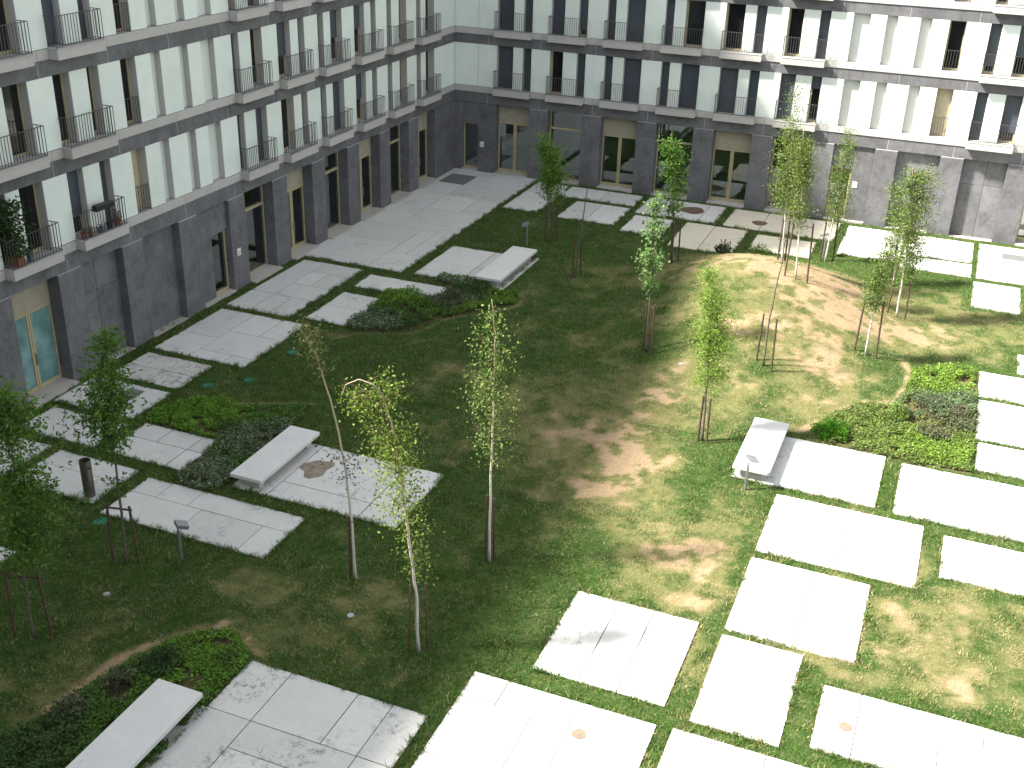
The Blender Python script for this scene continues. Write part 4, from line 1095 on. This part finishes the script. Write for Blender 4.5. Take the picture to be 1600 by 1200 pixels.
# ------------------------------------------------------------------ ground cover in the beds
def ground_cover(label, poly, n, zones, base, seed, gaps=.33):
    """zones: (x, y, radius, colours, height, flower share); base the same without place"""
    q = np.random.default_rng(seed)
    P = np.array(poly); lo, hi = P.min(0), P.max(0)
    x = q.uniform(lo[0]-.1, hi[0]+.1, n*3); y = q.uniform(lo[1]-.1, hi[1]+.1, n*3)
    wob = .18
    k = in_poly(x+(N1(x, y, .5)-.5)*wob, y+(N2(x, y, .5)-.5)*wob, poly)
    x, y = x[k][:n], y[k][:n]; n = len(x)
    w = [np.full(n, .35)] + [z[6]*np.exp(-(((x-z[0])**2+(y-z[1])**2)/z[2]**2)) for z in zones]
    w = np.stack(w) * q.uniform(.22, 1.0, (len(zones)+1, n))
    zi = w.argmax(0)
    cols = [base[0]]+[z[3] for z in zones]; hs = np.array([base[1]]+[z[4] for z in zones]); fl = np.array([base[2]]+[z[5] for z in zones])
    C = np.zeros((n, 3)); pick = q.integers(0, 3, n)
    for i, cs in enumerate(cols):
        mk = zi == i
        C[mk] = np.array(cs)[pick[mk]]
    clump = N3.fbm(x, y, .45, 3)
    gap = N1.fbm(x, y, .55, 3)
    keep = gap > gaps
    h = hs[zi]*(.35+1.3*clump)*q.uniform(.25, 1, n)**.6
    C *= (q.uniform(.7, 1.3, n)*(.75+.5*clump))[:, None]
    flower = (q.random(n) < fl[zi]*(.3+1.4*N2.fbm(x, y, .35, 2))) & (h > hs[zi]*.3)
    C[flower] = (.62, .62, .60)
    x, y, h, C, flower = x[keep], y[keep], h[keep], C[keep], flower[keep]; n = len(x)
    z = mound(x, y)+.01+h
    d = q.normal(0, 1, (n, 3)); d[:, 2] *= .55; d /= np.linalg.norm(d, axis=1)[:, None]
    up = np.stack([q.normal(0, .5, n), q.normal(0, .5, n), np.ones(n)], 1)
    u = np.cross(d, up); u /= np.linalg.norm(u, axis=1)[:, None]+1e-6
    s = np.where(flower, .035, q.uniform(.05, .095, n))[:, None]
    c = np.stack([x, y, z], 1)
    V = np.stack([c, c+d*s*.5+u*s*.34, c+d*s, c+d*s*.5-u*s*.34], 1).reshape(-1, 3)
    o = np_mesh('ground_cover', V, np.arange(len(V)).reshape(-1, 4), M_LEAF, colors=np.repeat(C, 4, 0))
    tag(o, label, kind='stuff')
GR = [(.062, .14, .019), (.088, .18, .025), (.044, .10, .016)]
BR = [(.11, .225, .02), (.145, .27, .028), (.08, .17, .018)]
LI = [(.125, .21, .026), (.155, .245, .034), (.09, .155, .022)]
GY = [(.085, .13, .06), (.11, .15, .08), (.06, .10, .04)]
DK = [(.045, .095, .02), (.062, .11, .024), (.032, .07, .017)]
PU = [(.085, .095, .05), (.11, .11, .065), (.07, .095, .04)]
OL = [(.105, .150, .032), (.135, .180, .045), (.08, .115, .026)]
ground_cover('low bright green ground cover with white flowers beside a bench', BED1, 26000,
  [(5.2, -30.3, 1.6, BR, .16, .01, 1.0), (7.6, -29.6, 1.4, GR, .14, .01, .8), (7.6, -31.2, .9, GY, .24, .22, .9), (7.5, -33.6, .9, GY, .26, .30, 1.2), (8.1, -30.3, .9, GY, .22, .22, .9), (6.6, -30.9, .5, DK, .2, .0, .8)], (GR, .13, .02), 5)
ground_cover('mixed shrubby ground cover with grey flowers spilling over paving', BED2, 26000,
  [(6.6, -21.6, 1.1, GY, .26, .26, 1.2), (6.4, -18.9, 1.0, BR, .34, .0, 1.0), (7.4, -19.8, 1.0, GR, .26, .02, .9), (8.2, -18.3, .9, PU, .36, .0, .9), (7.2, -16.3, .8, GY, .24, .2, 1.0), (8.6, -16.8, .9, DK, .32, .0, 1.0), (9.9, -16.9, .9, BR, .2, .0, 1.0), (9.0, -17.6, .5, GY, .24, .2, .9), (7.9, -20.8, .6, DK, .3, .0, .9), (9.2, -18.5, .7, LI, .2, .0, .8)], (GR, .22, .02), 6)
ground_cover('dark green low ground cover curving round the near bench', BED3, 30000,
  [(12.4, -39.9, 1.4, BR, .13, .0, .7), (11.7, -40.6, .5, DK, .3, .0, .9), (10.9, -42.6, .4, PU, .3, .0, .9), (11.2, -41.5, .35, PU, .26, .0, .8), (10.7, -43.8, 1.2, DK, .3, .0, 1.1), (12.0, -42.4, 1.0, GR, .14, .0, .8), (12.8, -39.9, .3, DK, .2, 0, .8)], (GR, .13, .0), 7)
ground_cover('sunlit lime green and grey mixed planting beside bright paving', BED4, 34000,
  [(26.6, -17.3, 1.4, LI, .24, .0, 1.1), (25.0, -22.3, 1.3, OL, .2, .0, .9), (26.7, -20.0, .9, GY, .34, .02, 1.1), (27.4, -19.2, .7, GY, .3, .02, 1.0), (27.4, -20.6, .7, PU, .32, .0, 1.0), (25.8, -20.5, .5, GY, .26, .06, .9), (25.9, -22.6, .9, LI, .18, .0, .9), (27.2, -22.9, .9, LI, .16, .0, .9), (26.7, -21.9, .5, PU, .28, .0, .9), (23.9, -22.6, .8, OL, .1, .0, .5), (25.6, -21.2, .35, LI, .45, .0, 1.0)], (OL, .16, .0), 8, .37)

def shrub(x, y, rx, ry, h, cols, n, label, name='shrub', leaf=.07):
    r = empty(name, (x, y, gz(x, y))); tag(r, label, 'shrub', 'single shrubs in the planting beds')
    q = random.Random(int(x*31+abs(y)*17)); V = []; C = []
    st = MB()
    for k in range(9): st.tube([(q.gauss(0, .03), q.gauss(0, .03), -.05), (q.uniform(-.6, .6)*rx, q.uniform(-.6, .6)*ry, h*q.uniform(.6, .95))], [.012, .004], 5)
    st.build('stems', M_BARK, r)
    for k in range(n):
        while True:
            a, b, c = q.uniform(-1, 1), q.uniform(-1, 1), q.uniform(0, 1)
            m = a*a+b*b+c*c
            if m < 1 and q.random() < .25+m: break
        lump = 1+.22*math.sin(5*math.atan2(b, a)+x)+.12*math.sin(9*c+3*a)
        p = Vector((a*rx*lump, b*ry*lump, c*h*lump))
        d = Vector((a+q.gauss(0, .6), b+q.gauss(0, .6), c+q.gauss(.2, .6))).normalized(); u = d.orthogonal().normalized()
        u = Matrix.Rotation(q.uniform(0, 6.28), 3, d) @ u
        s = leaf*q.uniform(.6, 1.3); cc = q.choice(cols); kk = q.uniform(.7, 1.3)
        for w in (p, p+d*s*.5+u*s*.3, p+d*s, p+d*s*.5-u*s*.3): V.append(tuple(w)); C.append(tuple(v*kk for v in cc))
    np_mesh('foliage', np.array(V, dtype=np.float32), np.arange(len(V)).reshape(-1, 4), M_LEAF, r, colors=np.array(C))
shrub(23.75, -23.15, .55, .50, .42, [(.07, .20, .012), (.10, .26, .018), (.045, .14, .01)], 2600, 'rounded vivid green shrub beside the sunlit bench paving')
shrub(26.6, -20.1, .55, .7, .55, [(.085, .085, .06), (.11, .10, .08), (.07, .085, .045)], 1400, 'wispy grey brown shrub in the sunlit planting', leaf=.05)
shrub(27.3, -20.3, .4, .5, .5, [(.14, .08, .07), (.10, .10, .07), (.12, .09, .06)], 900, 'reddish wispy shrub in the sunlit planting', leaf=.05)
shrub(25.55, -21.2, .30, .35, .55, [(.14, .19, .06), (.17, .22, .08), (.09, .14, .04)], 800, 'pale upright leafy shrub amid the sunlit planting')
shrub(8.1, -18.4, .35, .35, .55, [(.05, .055, .03), (.07, .06, .04), (.035, .05, .02)], 500, 'dark twiggy shrub at the edge of the far planting paving', leaf=.05)
shrub(11.7, -40.6, .35, .4, .38, [(.03, .06, .018), (.04, .07, .02), (.02, .04, .014)], 700, 'dark tufted shrub in the bed behind the near bench')
shrub(11.25, -41.6, .22, .25, .32, [(.065, .06, .045), (.05, .06, .035), (.055, .07, .03)], 400, 'small purple brown shrub in the bed edge by gravel line', leaf=.05)
shrub(10.9, -42.7, .32, .4, .36, [(.065, .06, .045), (.05, .06, .035), (.055, .07, .03)], 600, 'larger purple brown shrub low in the dark bed', leaf=.05)
shrub(16.9, -7.9, .35, .25, .5, [(.06, .085, .05), (.08, .10, .06), (.045, .07, .035)], 350, 'spiky grey green weed at the foot of the mound paving', leaf=.12)
shrub(18.3, -6.75, .5, .3, .38, [(.09, .15, .02), (.12, .18, .03), (.07, .12, .018)], 700, 'rounded yellow green tussock leaning on paving behind the mound')

# ------------------------------------------------------------------ grass blades
def build_grass(n):
    q = np.random.default_rng(21)
    # density follows the distance, so that blades show at about the same grain everywhere
    x = q.uniform(-.2, 33, n*3); y = q.uniform(-46, -.05, n*3)
    d = np.stack([x-CAM.x, y-CAM.y, -CAM.z*np.ones_like(x)], 1)
    dz = d@np.array(FWD); px = d@np.array(RIGHT)/dz; py = d@np.array(UP)/dz
    k = (np.abs(px) < .56) & (np.abs(py) < .46)
    k &= q.random(len(x)) < np.clip((38/np.linalg.norm(d, axis=1))**1.6, .25, 1)
    x, y = x[k], y[k]
    pd = pad_dist(x, y)
    k = pd > -.015
    for b in BEDS: k &= ~in_poly(x, y, b)
    x, y, pd = x[k], y[k], pd[k]
    # tufts that creep over the slab edges
    ex, ey = [], []
    for (x0, x1, y0, y1), _, _ in PADS:
        L = 2*(x1-x0+y1-y0); m_ = int(L*70)
        t = q.uniform(0, L, m_); o_ = q.normal(.015, .035, m_)
        a_ = np.where(t < x1-x0, x0+t, np.where(t < x1-x0+y1-y0, x1+o_, np.where(t < 2*(x1-x0)+y1-y0, x0+t-(x1-x0)-(y1-y0), x0-o_)))
        b_ = np.where(t < x1-x0, y0-o_, np.where(t < x1-x0+y1-y0, y0+t-(x1-x0), np.where(t < 2*(x1-x0)+y1-y0, y1+o_, y0+t-2*(x1-x0)-(y1-y0))))
        kk = N1.fbm(a_, b_, .35, 3) > (.50 if x0 < 17.9 else .60)
        ex.append(a_[kk]); ey.append(b_[kk])
    ex = np.concatenate(ex); ey = np.concatenate(ey)
    kk = (ey > -46) & (ex > .6) & (ey < -.3)
    for bp_ in BEDS: kk &= ~in_poly(ex, ey, bp_)
    x = np.concatenate([ex[kk], x]); y = np.concatenate([ey[kk], y]); pd = pad_dist(x, y)
    b = worn(x, y)
    k = q.random(len(x)) > b**2.2*.85
    n += 40000; x, y, b, pd = x[k][:n], y[k][:n], b[k][:n], pd[k][:n]
    n = len(x)
    fr = np.exp(-(pd/.10)**2)
    nb = 3
    X = np.repeat(x, nb)+q.normal(0, .022, n*nb); Y = np.repeat(y, nb)+q.normal(0, .022, n*nb); B = np.repeat(b, nb); FR = np.repeat(fr, nb)
    N = n*nb
    cl = N1.fbm(X, Y, .30, 2)
    h = (.026+.050*(1-B)+.03*FR)*q.uniform(.5, 1.35, N)*(.25+1.5*cl)
    a = q.uniform(0, 6.283, N); wd = q.uniform(.006, .011, N)
    la = q.uniform(0, 6.283, N); ln = h*q.uniform(.2, 1.1, N)
    z = mound(X, Y)-.01+(N2.fbm(X, Y, 1.2, 3)-.5)*.05*np.clip(1+mound(X, Y)*1.5, 1, 3)
    z = np.where(np.repeat(pd, nb) < .15, np.maximum(mound(X, Y), z), z)
    z = np.where(np.repeat(pd, nb) < 0, np.maximum(z, .035), z)
    p0 = np.stack([X-np.cos(a)*wd, Y-np.sin(a)*wd, z], 1); p1 = np.stack([X+np.cos(a)*wd, Y+np.sin(a)*wd, z], 1)
    p2 = np.stack([X+np.cos(la)*ln, Y+np.sin(la)*ln, z+h], 1)
    V = np.stack([p0, p1, p2], 1).reshape(-1, 3)
    t = q.random(N)
    g1 = np.array((.054, .112, .017)); g2 = np.array((.100, .165, .027)); dr = np.array((.33, .28, .15)); g3 = np.array((.033, .088, .019))
    hue = N2.fbm(X, Y, 2.2, 3)
    C = np.where((t < .45)[:, None], g1, np.where((t < .8)[:, None], g2, g3))
    C = C*(1-sstep(.45, .75, hue)[:, None]*.45) + g3*(sstep(.45, .75, hue)[:, None]*.45)
    pale = sstep(.18, .50, B)[:, None]*.85
    C = C*(1-pale) + np.array((.122, .190, .045))*pale*q.uniform(.7, 1.2, N)[:, None]
    dry = q.random(N) < np.clip(B*1.25+.10*N2.fbm(X, Y, .5, 2)*2, 0, .92)
    C = np.where(dry[:, None], dr*q.uniform(.6, 1.25, N)[:, None], C)
    C = C*(q.uniform(.75, 1.3, N)*(.72+.56*N3.fbm(X, Y, .35, 2)))[:, None]
    o = np_mesh('grass', V, np.arange(N*3).reshape(-1, 3), M_BLADE, colors=np.repeat(C, 3, 0))
    tag(o, 'short green and straw coloured turf', kind='stuff')
build_grass(260000)
